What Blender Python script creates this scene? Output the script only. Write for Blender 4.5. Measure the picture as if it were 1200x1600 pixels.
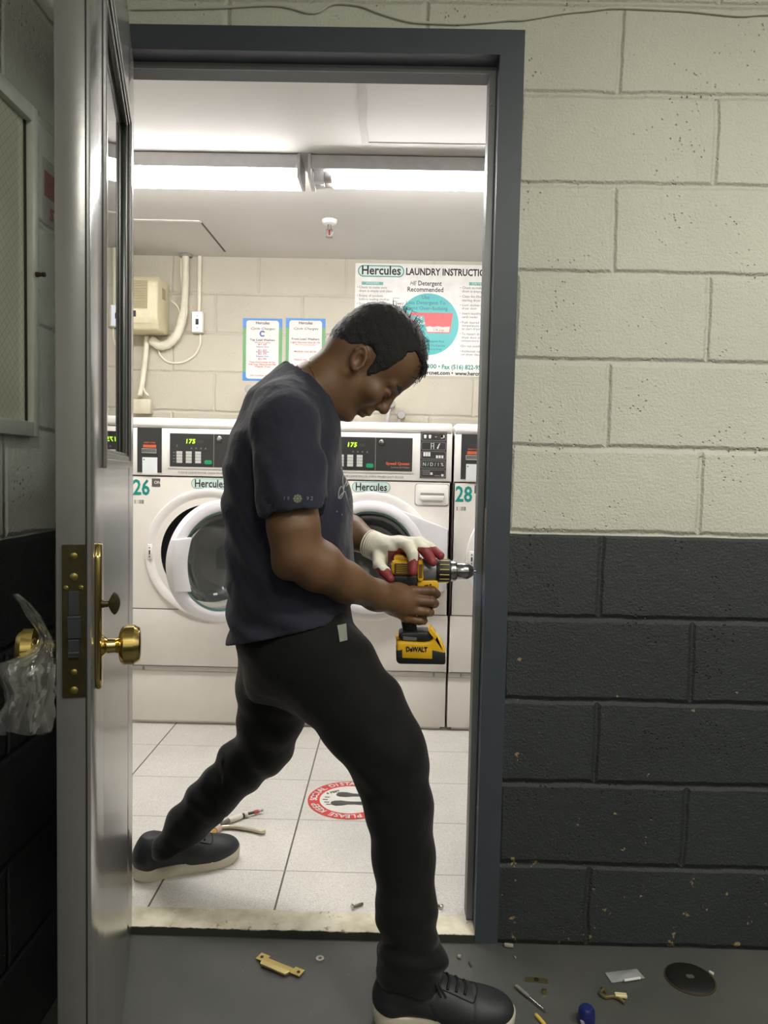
import bpy, bmesh, math, random
import numpy as np
from mathutils import Vector, Matrix
random.seed(7); np.random.seed(7)
C = bpy.context.scene.collection
PI = math.pi
for _o in list(bpy.data.objects): bpy.data.objects.remove(_o)

# ------------------------------------------------------------------ camera
YAW, PITCH, ROLL, CAM_H, CAM_D, FPX = -.0090, .0554, .021, 1.154, 1.7533, 1150.
def _axes():
    cy, sy = math.cos(YAW), math.sin(YAW)
    f = np.array([sy, cy, 0.]); r = np.array([cy, -sy, 0.]); u = np.array([0, 0, 1.])
    cp, sp = math.cos(PITCH), math.sin(PITCH)
    f2 = f*cp - u*sp; u2 = u*cp + f*sp
    cr, sr = math.cos(ROLL), math.sin(ROLL)
    return r*cr + u2*sr, u2*cr - r*sr, f2
CR, CU, CF = _axes(); CAM = np.array([0., -CAM_D, CAM_H])
def ray(x, y): return CF + CR*(x-600)/FPX - CU*(y-800)/FPX
def W(x, y, Y):
    d = ray(x, y); return CAM + d*((Y-CAM[1])/d[1])
def FL(x, y, Z):
    d = ray(x, y); return CAM + d*((Z-CAM[2])/d[2])
cam = bpy.data.cameras.new('camera'); camo = bpy.data.objects.new('camera', cam); C.objects.link(camo)
cam.sensor_fit = 'VERTICAL'; cam.sensor_height = 36; cam.lens = FPX/1600*36; cam.clip_start = .02
camo.matrix_world = Matrix(((CR[0], CU[0], -CF[0], CAM[0]), (CR[1], CU[1], -CF[1], CAM[1]), (CR[2], CU[2], -CF[2], CAM[2]), (0, 0, 0, 1)))
sc = bpy.context.scene; sc.camera = camo
# ------------------------------------------------------------------ world, lights, exposure
w = bpy.data.worlds.new('world'); sc.world = w; w.use_nodes = True
w.node_tree.nodes['Background'].inputs[0].default_value = (.9, .95, 1, 1)
w.node_tree.nodes['Background'].inputs[1].default_value = .01
TUBE_POWER = 37      # emission of the fluorescent lens and tube
HALL_POWER = 44.0
def area(name, loc, rot, sx, sy, power, col):
    l = bpy.data.lights.new(name, 'AREA'); l.shape = 'RECTANGLE'; l.size = sx; l.size_y = sy; l.energy = power; l.color = col
    o = bpy.data.objects.new(name, l); C.objects.link(o); o.location = loc; o.rotation_euler = rot; return o
area('hall_lamp', (1.4, -1.4, 2.52), (0, 0, 0), 1.2, .25, HALL_POWER, (1, .97, .86))
area('hall_lamp_rear', (.30, -2.5, 2.52), (0, 0, 0), .25, .6, HALL_POWER*.58, (1, .97, .86))
vs = sc.view_settings; vs.view_transform = 'Standard'; vs.look = 'None'; vs.gamma = 1; vs.use_curve_mapping = False; vs.exposure = 0
sc.cycles.use_denoising = True
sc.cycles.max_bounces = 10
sc.cycles.transparent_max_bounces = 16

# ------------------------------------------------------------------ materials
def lin(c):
    return tuple(((v/255)/12.92 if v/255 <= .04045 else ((v/255+.055)/1.055)**2.4) for v in c)
class NT:
    def __init__(s, name):
        s.m = bpy.data.materials.new(name); s.m.use_nodes = True; s.t = s.m.node_tree; s.b = s.t.nodes['Principled BSDF']; s._oc = None
    def n(s, typ, **kw):
        nd = s.t.nodes.new(typ)
        for k, v in kw.items(): setattr(nd, k, v)
        return nd
    def l(s, a, b): s.t.links.new(a, b)
    def put(s, sock, v):
        if hasattr(v, 'links'): s.l(v, sock)
        else: sock.default_value = v
    def math(s, op, a, b=0.0, c=0.0):
        nd = s.n('ShaderNodeMath', operation=op)
        for i, v in enumerate((a, b, c)): s.put(nd.inputs[i], v)
        return nd.outputs[0]
    def coord(s):
        if s._oc is None: s._oc = s.n('ShaderNodeNewGeometry').outputs['Position'] if s.world else s.n('ShaderNodeTexCoord').outputs['Object']
        return s._oc
    world = False
    def noise(s, scale, detail=3, vec=None, rough=.55, out='Fac'):
        nd = s.n('ShaderNodeTexNoise'); nd.inputs['Scale'].default_value = scale; nd.inputs['Detail'].default_value = detail; nd.inputs['Roughness'].default_value = rough
        s.l(vec if vec is not None else s.coord(), nd.inputs['Vector']); return nd.outputs[out]
    def voro(s, scale, vec=None, out='Distance'):
        nd = s.n('ShaderNodeTexVoronoi'); nd.inputs['Scale'].default_value = scale
        s.l(vec if vec is not None else s.coord(), nd.inputs['Vector']); return nd.outputs[out]
    def ramp(s, f, stops):
        nd = s.n('ShaderNodeValToRGB'); e = nd.color_ramp.elements
        while len(e) < len(stops): e.new(.5)
        for i, (p, c) in enumerate(stops):
            e[i].position = p; e[i].color = (*c, 1) if len(c) == 3 else c
        s.l(f, nd.inputs[0]); return nd.outputs[0]
    def sstep(s, v, a, b):
        nd = s.n('ShaderNodeMapRange', interpolation_type='SMOOTHSTEP'); s.put(nd.inputs['Value'], v)
        s.put(nd.inputs['From Min'], a); s.put(nd.inputs['From Max'], b); return nd.outputs[0]
    def mix(s, f, a, b):
        nd = s.n('ShaderNodeMix', data_type='RGBA'); s.put(nd.inputs[0], f)
        for i, v in ((6, a), (7, b)): s.put(nd.inputs[i], (*v, 1) if isinstance(v, tuple) and len(v) == 3 else v)
        return nd.outputs[2]
    def sep(s, v):
        nd = s.n('ShaderNodeSeparateXYZ'); s.l(v, nd.inputs[0]); return nd.outputs
    def comb(s, x, y, z):
        nd = s.n('ShaderNodeCombineXYZ')
        for i, v in enumerate((x, y, z)): s.put(nd.inputs[i], v)
        return nd.outputs[0]
    def bump(s, h, strength=.3, dist=.01, prev=None):
        nd = s.n('ShaderNodeBump'); s.put(nd.inputs['Strength'], strength); nd.inputs['Distance'].default_value = dist; s.l(h, nd.inputs['Height'])
        if prev is not None: s.l(prev, nd.inputs['Normal'])
        return nd.outputs[0]
    def fin(s, col=None, rough=None, metal=None, normal=None, **kw):
        if col is not None: s.put(s.b.inputs['Base Color'], (*col, 1) if isinstance(col, tuple) else col)
        if rough is not None: s.put(s.b.inputs['Roughness'], rough)
        if metal is not None: s.put(s.b.inputs['Metallic'], metal)
        if normal is not None: s.l(normal, s.b.inputs['Normal'])
        for k, v in kw.items(): s.put(s.b.inputs[k.replace('_', ' ')], v)
        return s.m
MATS = {}
def mat(name, rgb, rough=.5, metal=0.0, var=.06, vscale=20, bump=0.0, bscale=200, bdist=.002, **kw):
    if name in MATS: return MATS[name]
    t = NT(name); c = lin(rgb)
    a = tuple(max(0, v*(1-var)) for v in c); b = tuple(min(1, v*(1+var)) for v in c)
    f = t.noise(vscale, 3)
    col = t.ramp(f, [(.3, a), (.7, b)])
    nm = t.bump(t.noise(bscale, 3), bump, bdist) if bump else None
    MATS[name] = t.fin(col, rough, metal, nm, **kw); return MATS[name]
def emit(name, rgb, power):
    t = NT(name); c = lin(rgb); t.fin(c, .4); t.b.inputs['Emission Color'].default_value = (*c, 1); t.b.inputs['Emission Strength'].default_value = power
    return t.m

# ------------------------------------------------------------------ mesh helpers
OFF = {}
class MB:
    def __init__(s): s.bm = bmesh.new(); s.mi = 0
    def _new(s, v0):
        return s.bm.verts[v0:] if False else [v for i, v in enumerate(s.bm.verts) if i >= v0]
    def box(s, c, size, bev=0, seg=2, M=None):
        t = bmesh.new(); bmesh.ops.create_cube(t, size=1, matrix=Matrix.Diagonal((*size, 1)))
        if bev > 0: bmesh.ops.bevel(t, geom=list(t.edges), offset=min(bev, min(size)*.49), segments=seg, affect='EDGES', profile=.5)
        return s.add(t, Matrix.Translation(c) @ (M if M is not None else Matrix()))
    def bx(s, x0, x1, y0, y1, z0, z1, bev=0, seg=2):
        return s.box(((x0+x1)/2, (y0+y1)/2, (z0+z1)/2), (abs(x1-x0), abs(y1-y0), abs(z1-z0)), bev, seg)
    def add(s, t, M=None):
        if M is not None: bmesh.ops.transform(t, matrix=M, verts=t.verts)
        mp = {}
        for v in t.verts: mp[v] = s.bm.verts.new(v.co)
        for f in t.faces:
            try: nf = s.bm.faces.new([mp[v] for v in f.verts]); nf.material_index = s.mi
            except ValueError: pass
        t.free(); return s
    def lathe(s, prof, c=(0, 0, 0), axis='Z', seg=32, cap=True, M=None):
        t = bmesh.new(); rings = []
        for r, h in prof:
            if r <= 1e-6: rings.append([t.verts.new((0, 0, h))])
            else: rings.append([t.verts.new((r*math.cos(2*PI*i/seg), r*math.sin(2*PI*i/seg), h)) for i in range(seg)])
        for a, b in zip(rings, rings[1:]):
            for i in range(seg):
                j = (i+1) % seg
                if len(a) == 1 and len(b) == 1: continue
                if len(a) == 1: t.faces.new((a[0], b[j], b[i]))
                elif len(b) == 1: t.faces.new((a[i], a[j], b[0]))
                else: t.faces.new((a[i], a[j], b[j], b[i]))
        if cap:
            for r in (rings[0], rings[-1]):
                if len(r) > 2: t.faces.new(r)
        bmesh.ops.recalc_face_normals(t, faces=t.faces)
        R = {'Z': Matrix(), 'Y': Matrix.Rotation(-PI/2, 4, 'X'), 'X': Matrix.Rotation(PI/2, 4, 'Y')}[axis]
        return s.add(t, Matrix.Translation(c) @ (M if M is not None else Matrix()) @ R)
    def cyl(s, c, r, h, axis='Z', seg=24, bev=0.0):
        b = min(bev, r*.4, h*.4)
        p = [(r, -h/2), (r, h/2)] if b <= 0 else [(r-b, -h/2), (r-b*.3, -h/2+b*.3), (r, -h/2+b), (r, h/2-b), (r-b*.3, h/2-b*.3), (r-b, h/2)]
        return s.lathe(p, c, axis, seg)
    def tube(s, path, r, seg=10, closed=False, flat=1.0):
        P = [Vector(p) for p in path]; n = len(P); t = bmesh.new(); rings = []
        T = [((P[(i+1) % n] - P[i-1]) if closed or 0 < i < n-1 else (P[1]-P[0] if i == 0 else P[-1]-P[-2])).normalized() for i in range(n)]
        N = T[0].orthogonal().normalized()
        for i in range(n):
            N = (N - T[i]*N.dot(T[i])).normalized(); B = T[i].cross(N); rr = r[i] if isinstance(r, (list, tuple)) else r
            rings.append([t.verts.new(P[i] + (N*math.cos(2*PI*k/seg) + B*math.sin(2*PI*k/seg)*flat)*rr) for k in range(seg)])
        for i in range(n if closed else n-1):
            a, b = rings[i], rings[(i+1) % n]
            for k in range(seg): t.faces.new((a[k], a[(k+1) % seg], b[(k+1) % seg], b[k]))
        if not closed: t.faces.new(rings[0][::-1]); t.faces.new(rings[-1])
        bmesh.ops.recalc_face_normals(t, faces=t.faces)
        return s.add(t)
    def prism(s, poly, d0, d1, plane='XZ', bev=0, seg=2, M=None):
        """polygon in PLANE (XZ: extruded along Y; XY: along Z; YZ: along X) from depth d0 to d1"""
        mp = {'XZ': lambda a, b, d: (a, d, b), 'XY': lambda a, b, d: (a, b, d), 'YZ': lambda a, b, d: (d, a, b)}[plane]
        t = bmesh.new(); A = [t.verts.new(mp(a, b, d0)) for a, b in poly]; B = [t.verts.new(mp(a, b, d1)) for a, b in poly]; n = len(poly)
        t.faces.new(A); t.faces.new(B[::-1])
        for i in range(n): t.faces.new((A[i], B[i], B[(i+1) % n], A[(i+1) % n]))
        bmesh.ops.recalc_face_normals(t, faces=t.faces)
        if bev > 0: bmesh.ops.bevel(t, geom=list(t.edges), offset=bev, segments=seg, affect='EDGES', profile=.5)
        bmesh.ops.triangulate(t, faces=[f for f in t.faces if len(f.verts) > 4])
        return s.add(t, M)
    def ell(s, c, r, M=None, seg=20, rings=12):
        t = bmesh.new(); bmesh.ops.create_uvsphere(t, u_segments=seg, v_segments=rings, radius=1)
        r = (r, r, r) if isinstance(r, (int, float)) else r
        return s.add(t, Matrix.Translation(c) @ (M if M is not None else Matrix()) @ Matrix.Diagonal((*r, 1)))
    def ring_hole(s, x0, x1, z0, z1, cx, cz, r, y, n=64):
        """flat front plate (facing -Y) with a round hole"""
        an = sorted([2*PI*i/n for i in range(n)] + [math.atan2(z-cz, x-cx) % (2*PI) for x in (x0, x1) for z in (z0, z1)])
        t = bmesh.new(); I = []; O = []
        for a in an:
            c, q = math.cos(a), math.sin(a)
            k = min([(x1-cx)/c if c > 1e-9 else (x0-cx)/c if c < -1e-9 else 1e9, (z1-cz)/q if q > 1e-9 else (z0-cz)/q if q < -1e-9 else 1e9])
            I.append(t.verts.new((cx+r*c, y, cz+r*q))); O.append(t.verts.new((cx+k*c, y, cz+k*q)))
        m = len(an)
        for i in range(m): t.faces.new((I[i], O[i], O[(i+1) % m], I[(i+1) % m])).normal_update()
        for f in t.faces:
            if f.normal.y > 0: f.normal_flip()
        return s.add(t)
    def text(s, body, M, size=.02, align='CENTER', bold=0.0, ext=.0004, shear=0.0, space=1.0, width=None, res=2, xscale=1.0):
        cu = bpy.data.curves.new('t', 'FONT'); cu.body = body; cu.size = size; cu.align_x = align; cu.align_y = 'CENTER'; cu.extrude = ext
        cu.offset = bold*size; cu.shear = shear; cu.space_character = space; cu.resolution_u = res
        o = bpy.data.objects.new('t', cu); C.objects.link(o)
        dg = bpy.context.evaluated_depsgraph_get(); dg.update()
        me = bpy.data.meshes.new_from_object(o.evaluated_get(dg))
        t = bmesh.new(); t.from_mesh(me)
        sx = xscale
        if width and len(t.verts):
            xs = [v.co.x for v in t.verts]; sx = width/max(1e-6, max(xs)-min(xs))
        bmesh.ops.transform(t, matrix=Matrix.Diagonal((sx, 1, 1, 1)), verts=t.verts)
        bpy.data.objects.remove(o); bpy.data.curves.remove(cu); bpy.data.meshes.remove(me)
        return s.add(t, M)
    def build(s, name, m, parent=None, smooth=True, angle=35):
        me = bpy.data.meshes.new(name); s.bm.normal_update(); s.bm.to_mesh(me); s.bm.free()
        return finish(name, me, m, parent, smooth, angle)
def finish(name, me, m, parent=None, smooth=True, angle=35):
    if parent is not None:
        off = OFF.get(parent.name, Vector((0, 0, 0)))
        if off.length > 0: me.transform(Matrix.Translation(-off))
    for q in (m if isinstance(m, (list, tuple)) else [m]): me.materials.append(q)
    if smooth:
        me.shade_smooth()
        if angle: me.set_sharp_from_angle(angle=math.radians(angle))
    o = bpy.data.objects.new(name, me); C.objects.link(o)
    if parent is not None: o.parent = parent; OFF[o.name] = OFF.get(parent.name, Vector((0, 0, 0)))
    return o
def tag(o, label=None, cat=None, group=None, kind=None):
    if label: o['label'] = label
    if cat: o['category'] = cat
    if group: o['group'] = group
    if kind: o['kind'] = kind
    return o
def thing(name, label, cat, loc, rz=0, group=None, local=False):
    o = bpy.data.objects.new(name, None); C.objects.link(o); o.location = loc; o.rotation_euler = (0, 0, rz); o.empty_display_size = .05
    OFF[o.name] = Vector((0, 0, 0)) if local else Vector(loc)
    return tag(o, label, cat, group)
def solo(name, mb, m, label, cat, loc, group=None, **kw):
    """a top-level thing that is one mesh, with its origin at LOC"""
    me = bpy.data.meshes.new(name); mb.bm.normal_update(); mb.bm.to_mesh(me); mb.bm.free()
    me.transform(Matrix.Translation(-Vector(loc))); o = finish(name, me, m, None, **kw); o.location = loc; OFF[o.name] = Vector(loc)
    return tag(o, label, cat, group)
def struct(name, mb, m, label=None, **kw):
    o = mb.build(name, m, None, **kw); o['kind'] = 'structure'
    if label: o['label'] = label
    return o
def FRONT(x, z, y):   # text matrix: faces -Y at (x, y, z)
    return Matrix.Translation((x, y, z)) @ Matrix.Rotation(PI/2, 4, 'X')
def bez(P, n=8):
    """Catmull-Rom through P"""
    P = [Vector(p) for p in P]; Q = [P[0]*2-P[1]] + P + [P[-1]*2-P[-2]]; out = []
    for i in range(1, len(Q)-2):
        a, b, c, d = Q[i-1], Q[i], Q[i+1], Q[i+2]
        for k in range(n):
            t = k/n; out.append(.5*((2*b) + (c-a)*t + (2*a-5*b+4*c-d)*t*t + (3*b-a-3*c+d)*t**3))
    out.append(P[-1]); return out
def rrect(x0, x1, z0, z1, r, n=6):
    out = []
    for cx, cz, a0 in ((x1-r, z1-r, 0), (x0+r, z1-r, PI/2), (x0+r, z0+r, PI), (x1-r, z0+r, 1.5*PI)):
        out += [(cx+r*math.cos(a0+PI/2*i/n), cz+r*math.sin(a0+PI/2*i/n)) for i in range(n+1)]
    return out
# ------------------------------------------------------------------ the setting
WALL_L, HALL_R, HALL_REAR, HALL_TOP = -.70, 2.3, -3.1, 2.62
LAUND_L, LAUND_R, BACK_Y, CEIL, FLOOR2 = -1.75, 1.75, 2.12, 2.245, .025
WT = .125                       # wall thickness at the opening
OP_L, OP_R, OP_T = -.668, .229, 2.115
def block_paint(name, axis, upper, lower, split, x0, odd_shift=.226, bw=.452, bh=.2032, z0=0.0, chips=False, rough=(.5, .38), pits=1.0, joint=1.0, gloss=.3):
    """painted concrete block: raised joints as bump, one or two paint colours divided at the height SPLIT"""
    t = NT(name); t.world = True; p = t.coord(); X, Y, Z = t.sep(p)
    a = X if axis == 'X' else Y
    wob = t.math('MULTIPLY', t.math('SUBTRACT', t.noise(3.0, 2), .5), .022)
    wob2 = t.math('MULTIPLY', t.math('SUBTRACT', t.noise(14.0, 2), .5), .008)
    zz = t.math('ADD', t.math('ADD', t.math('SUBTRACT', Z, z0), wob2), t.math('MULTIPLY', wob, .5)); aa = t.math('ADD', t.math('ADD', a, wob2), wob)
    row = t.math('FLOOR', t.math('DIVIDE', zz, bh)); odd = t.math('FLOORED_MODULO', row, 2.0)
    fz = t.math('MULTIPLY', t.math('PINGPONG', t.math('DIVIDE', zz, bh), .5), bh)
    u = t.math('SUBTRACT', t.math('SUBTRACT', aa, x0), t.math('MULTIPLY', odd, odd_shift))
    fx = t.math('MULTIPLY', t.math('PINGPONG', t.math('DIVIDE', u, bw), .5), bw)
    hz = t.sstep(fz, .0005, .0115); hx = t.sstep(fx, .0005, .0105)
    h = t.math('MINIMUM', hz, t.math('ADD', t.math('MULTIPLY', hx, .9), .1))
    big = t.noise(30, 3); fine = t.noise(150, 4, rough=.7); vo = t.voro(75)
    pit = t.math('MULTIPLY', t.sstep(vo, .22, .05), t.sstep(t.noise(7, 2), .48, .66))
    tex = t.math('ADD', t.math('MULTIPLY', fine, .55), t.math('ADD', t.math('MULTIPLY', big, .35), t.math('MULTIPLY', pit, -.8*pits)))
    n1 = t.bump(h, .75*joint, .010); n2 = t.bump(tex, .95, .0065, n1)
    up = t.ramp(t.noise(2.2, 4), [(.3, tuple(v*.93 for v in lin(upper))), (.7, tuple(min(1, v*1.05) for v in lin(upper)))])
    lo = t.ramp(t.noise(2.2, 4), [(.3, tuple(v*.85 for v in lin(lower))), (.7, tuple(v*1.12 for v in lin(lower)))])
    f = t.sstep(t.math('ADD', Z, t.math('MULTIPLY', wob2, .4)), split-.001, split+.001)
    col = t.mix(f, lo, up)
    if chips:   # worn-through paint, tan underneath, mostly near the floor
        cn = t.noise(26, 4, rough=.65); band = t.math('MULTIPLY', t.sstep(Z, .42, .1), .035)
        cm = t.math('MULTIPLY', t.sstep(t.math('ADD', cn, band), .672, .685), t.sstep(Z, .78, .7))
        col = t.mix(cm, col, lin((150, 132, 96)))
        sp = t.math('MULTIPLY', t.sstep(t.voro(9.0), .032, .024), t.sstep(Z, 1.02, 1.1)); col = t.mix(sp, col, lin((96, 86, 66)))
    rg = t.math('ADD', t.math('MULTIPLY', f, rough[0]-rough[1]), rough[1])
    return t.fin(col, rg, 0.0, n2, Specular_IOR_Level=gloss)
M_HALL = block_paint('hall_block_paint', 'X', (203, 203, 192), (52, 56, 58), 1.012, .5055, chips=True, rough=(.55, .40), gloss=.4)
M_SIDE = block_paint('side_wall_paint', 'Y', (212, 212, 206), (62, 63, 66), 1.016, -.2, rough=(.34, .28), gloss=.5)
M_BACK = block_paint('laundry_block_paint', 'X', (203, 197, 182), (203, 197, 182), 0, -.707, odd_shift=.226, z0=FLOOR2, rough=(.6, .6), pits=.5, joint=.8)
def hall_floor_mat():
    t = NT('grey_floor_paint'); t.world = True
    n = t.noise(1.6, 5); col = t.ramp(n, [(.3, lin((68, 69, 67))), (.55, lin((80, 81, 79))), (.75, lin((92, 92, 89)))])
    d = t.sstep(t.noise(45, 4, rough=.7), .66, .74); col = t.mix(t.math('MULTIPLY', d, .5), col, lin((140, 134, 118)))
    return t.fin(col, t.math('ADD', .32, t.math('MULTIPLY', t.noise(9, 3), .2)), 0.0, t.bump(t.noise(60, 4), .12, .003))
def tile_mat():
    t = NT('white_floor_tile'); t.world = True; X, Y, Z = t.sep(t.coord())
    # the seams that run away from the viewer are skewed a little, as laid
    fx = t.math('MULTIPLY', t.math('PINGPONG', t.math('DIVIDE', t.math('ADD', X, .276), .3245), .5), .3245)
    fy = t.math('MULTIPLY', t.math('PINGPONG', t.math('DIVIDE', t.math('SUBTRACT', Y, .257), .3048), .5), .3048)
    lx = t.sstep(fx, .0032, .0018); ly = t.sstep(fy, .0022, .0012)
    sp = t.noise(420, 2); base = t.ramp(sp, [(.35, lin((196, 192, 186))), (.5, lin((222, 218, 212))), (.65, lin((232, 229, 224)))])
    blot = t.ramp(t.noise(5, 4), [(.35, (.92, .92, .92)), (.65, (1, 1, 1))])
    nd = t.n('ShaderNodeMix', data_type='RGBA', blend_type='MULTIPLY'); nd.inputs[0].default_value = 1; t.l(base, nd.inputs[6]); t.l(blot, nd.inputs[7])
    col = t.mix(ly, t.mix(lx, nd.outputs[2], lin((92, 86, 80))), lin((150, 144, 138)))
    nm = t.bump(t.math('MULTIPLY', t.math('MAXIMUM', lx, ly), -1.0), .4, .002); nm = t.bump(t.noise(260, 3), .12, .001, nm)
    return t.fin(col, .36, 0.0, nm)
def sill_mat():
    t = NT('worn_sill_paint'); t.world = True; X, Y, Z = t.sep(t.coord())
    col = t.ramp(t.noise(16, 5), [(.3, lin((188, 178, 150))), (.6, lin((226, 220, 200)))])
    d = t.sstep(t.noise(28, 5, rough=.7), .6, .68); col = t.mix(t.math('MULTIPLY', d, .75), col, lin((110, 98, 74)))
    edge = t.sstep(t.math('ADD', Z, t.math('MULTIPLY', t.math('SUBTRACT', t.noise(30, 4), .5), .010)), .0195, .0165)
    col = t.mix(edge, col, lin((44, 46, 44)))
    return t.fin(col, .6, 0.0, t.bump(t.noise(50, 4), .3, .004))
def ceil_mat():
    t = NT('white_ceiling'); t.world = True
    col = t.ramp(t.noise(1.5, 3), [(.3, lin((193, 190, 187))), (.7, lin((204, 201, 198)))])
    return t.fin(col, .7, 0.0, t.bump(t.noise(70, 3), .08, .003))
M_FLOOR, M_TILE, M_SILL, M_CEIL = hall_floor_mat(), tile_mat(), sill_mat(), ceil_mat()
M_FRAME = mat('frame_dark_paint', (60, 67, 76), .42, bump=.08, bscale=120)
M_STOP = mat('door_stop_grey', (132, 134, 136), .35, metal=.35, bump=.05)  # stop face in a paler grey than the rest of the frame
M_HALLCEIL = mat('hall_ceiling_paint', (205, 203, 190), .7)

m = MB(); m.bx(WALL_L-.15, HALL_R+.15, HALL_REAR-.15, 0, -.1, 0); struct('floor', m, M_FLOOR, 'dark grey painted concrete hall floor strewn with debris')
m = MB(); m.bx(LAUND_L, LAUND_R, .068, BACK_Y, -.1, FLOOR2); m.bx(OP_L, OP_R, .06, .069, -.1, FLOOR2); struct('floor.001', m, M_TILE, 'white speckled tile floor of the laundry room')
m = MB(); m.bx(OP_R+.056, HALL_R, 0, WT, 0, HALL_TOP); m.bx(OP_L-.05, OP_R+.056, 0, WT, OP_T+.056, HALL_TOP); m.bx(LAUND_L, OP_L-.025, 0.001, WT, 0, HALL_TOP)
struct('wall_front', m, M_HALL, 'block wall around the doorway, pale above and charcoal below')
m = MB(); m.bx(WALL_L-.15, WALL_L, HALL_REAR, 0, 0, HALL_TOP); struct('wall_left', m, M_SIDE, 'glossy grey and black side wall behind the open door')
m = MB(); m.bx(LAUND_L, LAUND_R, BACK_Y, BACK_Y+.1, 0, CEIL+.3); struct('wall_back', m, M_BACK, 'cream painted block wall behind the washers')
m = MB(); m.bx(LAUND_L-.1, LAUND_L, WT, BACK_Y+.1, 0, CEIL+.3); struct('wall_laundry_left', m, M_BACK)
m = MB(); m.bx(LAUND_R, LAUND_R+.1, WT, BACK_Y+.1, 0, CEIL+.3); struct('wall_laundry_right', m, M_BACK)
m = MB(); m.bx(HALL_R, HALL_R+.1, HALL_REAR, WT, 0, HALL_TOP); struct('wall_right', m, M_SIDE)
m = MB(); m.bx(WALL_L-.15, HALL_R+.1, HALL_REAR-.1, HALL_REAR, 0, HALL_TOP); struct('wall_rear', m, M_HALL)
m = MB(); m.bx(WALL_L-.15, HALL_R+.1, HALL_REAR-.1, WT, HALL_TOP, HALL_TOP+.1); struct('ceiling.001', m, M_HALLCEIL)
m = MB(); m.bx(LAUND_L-.1, LAUND_R+.1, WT-.02, BACK_Y+.1, CEIL, CEIL+.12)
struct('ceiling', m, M_CEIL, 'white plaster ceiling of the laundry room')
# patches and taped seams on the ceiling
m = MB(); m.prism([(-.1205, .27), (-.098, .27), (-.095, .50), (-.101, .62), (-.099, .762), (-.122, .764), (-.126, .6), (-.121, .5)], CEIL-.004, CEIL, 'XY'); m.bx(-.098, 1.2, .757, .763, CEIL-.002, CEIL)
struct('trim_1', m, mat('ceiling_tape', (184, 180, 176), .7, bump=.3, bscale=50), 'taped seam on the laundry room ceiling')
m = MB(); m.prism([(-1.6, 1.555), (-.93, 1.56), (-.875, 1.563), (-.868, 1.585), (-.93, 1.578), (-1.6, 1.575)], CEIL-.004, CEIL, 'XY')
struct('trim_2', m, mat('patch_plaster', (216, 213, 208), .7), 'ragged patch edge on the ceiling above the air conditioner')
m = MB(); m.prism([(-.876, 1.58), (-.868, 1.58), (-.860, 2.02), (-.868, 2.02)], CEIL-.0025, CEIL-.0002, 'XY')
struct('trim_3', m, mat('crack_dirt', (96, 88, 80), .9), 'dark straight crack across the ceiling beside the patch')
# sill
m = MB(); m.prism([(-.004, 0), (.0, .019), (.012, .024), (.07, FLOOR2+.001), (.07, -.05), (-.004, -.05)], OP_L, OP_R, 'YZ'); struct('trim_4', m, M_SILL, 'worn cream threshold with a dark front edge')
# steel door frame: face, rabbet, stop, back rabbet
def jamb(prof, sx):
    return [(sx*a, b) for a, b in prof]
prof = [(.056, -.004), (.0, -.004), (.0, .050), (-.016, .050), (-.016, .100), (.0, .100), (.0, WT+.004), (.056, WT+.004)]
m = MB(); m.prism([(OP_R+a, b) for a, b in prof], 0, OP_T+.056, 'XY')
m.prism([(OP_L-min(a, .025), b) for a, b in prof], 0, OP_T+.056, 'XY')
m.prism([(b, OP_T+a) for a, b in prof], OP_L, OP_R, 'YZ')
fr = struct('trim_5', m, M_FRAME, 'dark grey steel door frame around the laundry doorway')
tag(fr, cat=None)
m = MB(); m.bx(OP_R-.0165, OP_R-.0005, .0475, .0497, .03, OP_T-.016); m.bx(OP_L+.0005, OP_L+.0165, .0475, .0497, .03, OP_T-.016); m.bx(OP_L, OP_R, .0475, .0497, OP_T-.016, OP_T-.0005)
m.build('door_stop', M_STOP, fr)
m = MB(); m.bx(OP_R-.0012, OP_R+.002, .004, .044, .86, 1.07, .001); m.build('strike_plate', mat('strike_steel', (120, 116, 104), .35, metal=.9), fr)
m = MB()
for q in (W(769, 158, .03), W(478, 84, .025)): m.ell((q[0], .047 if q[0] > .1 else .03, q[2]), .0035, seg=10, rings=6)
m.build('silencer', mat('rubber_pale', (190, 190, 184), .6), fr)

# ------------------------------------------------------------------ the open door
U = Vector((.2747, -.9615, 0)); DW, DT = .85, .0425
ang = math.atan2(U.y, U.x)
door = thing('door_1', 'grey steel door with a narrow window standing open', None, (-.62, .008, 0), ang, local=True)
door['kind'] = 'structure'
# local: x along the door from hinge to free edge, y to the left of u  -> laundry face is y=+DT.. check: left normal of u is (.9615,.2747): the laundry face
M_DOOR = mat('grey_door_paint', (150, 149, 148), .27, bump=.06, bscale=90, var=.04, Specular_IOR_Level=.6)
M_EDGE = mat('door_edge_paint', (96, 99, 100), .5, bump=.06, bscale=90)
LX0, LX1, LZ0, LZ1 = .145, .705, 1.15, 1.90      # outer edge of the window frame
DZ0, DZ1 = .012, 2.10
M_DOOR2 = mat('grey_door_paint_even', (93, 92, 91), .26, bump=.05, bscale=90, var=.04, Specular_IOR_Level=.8, Coat_Weight=.5, Coat_Roughness=.2)
m = MB(); m.bx(0, LX0+.02, -DT, 0, DZ0, DZ1, .002); m.bx(LX1-.02, DW, -DT, 0, DZ0, DZ1, .002)
m.bx(LX0+.019, LX1-.019, -DT, 0, DZ0, LZ0+.02); m.bx(LX0+.019, LX1-.019, -DT, 0, LZ1-.02, DZ1)
slab = m.build('door_slab', M_DOOR2, door)
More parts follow.
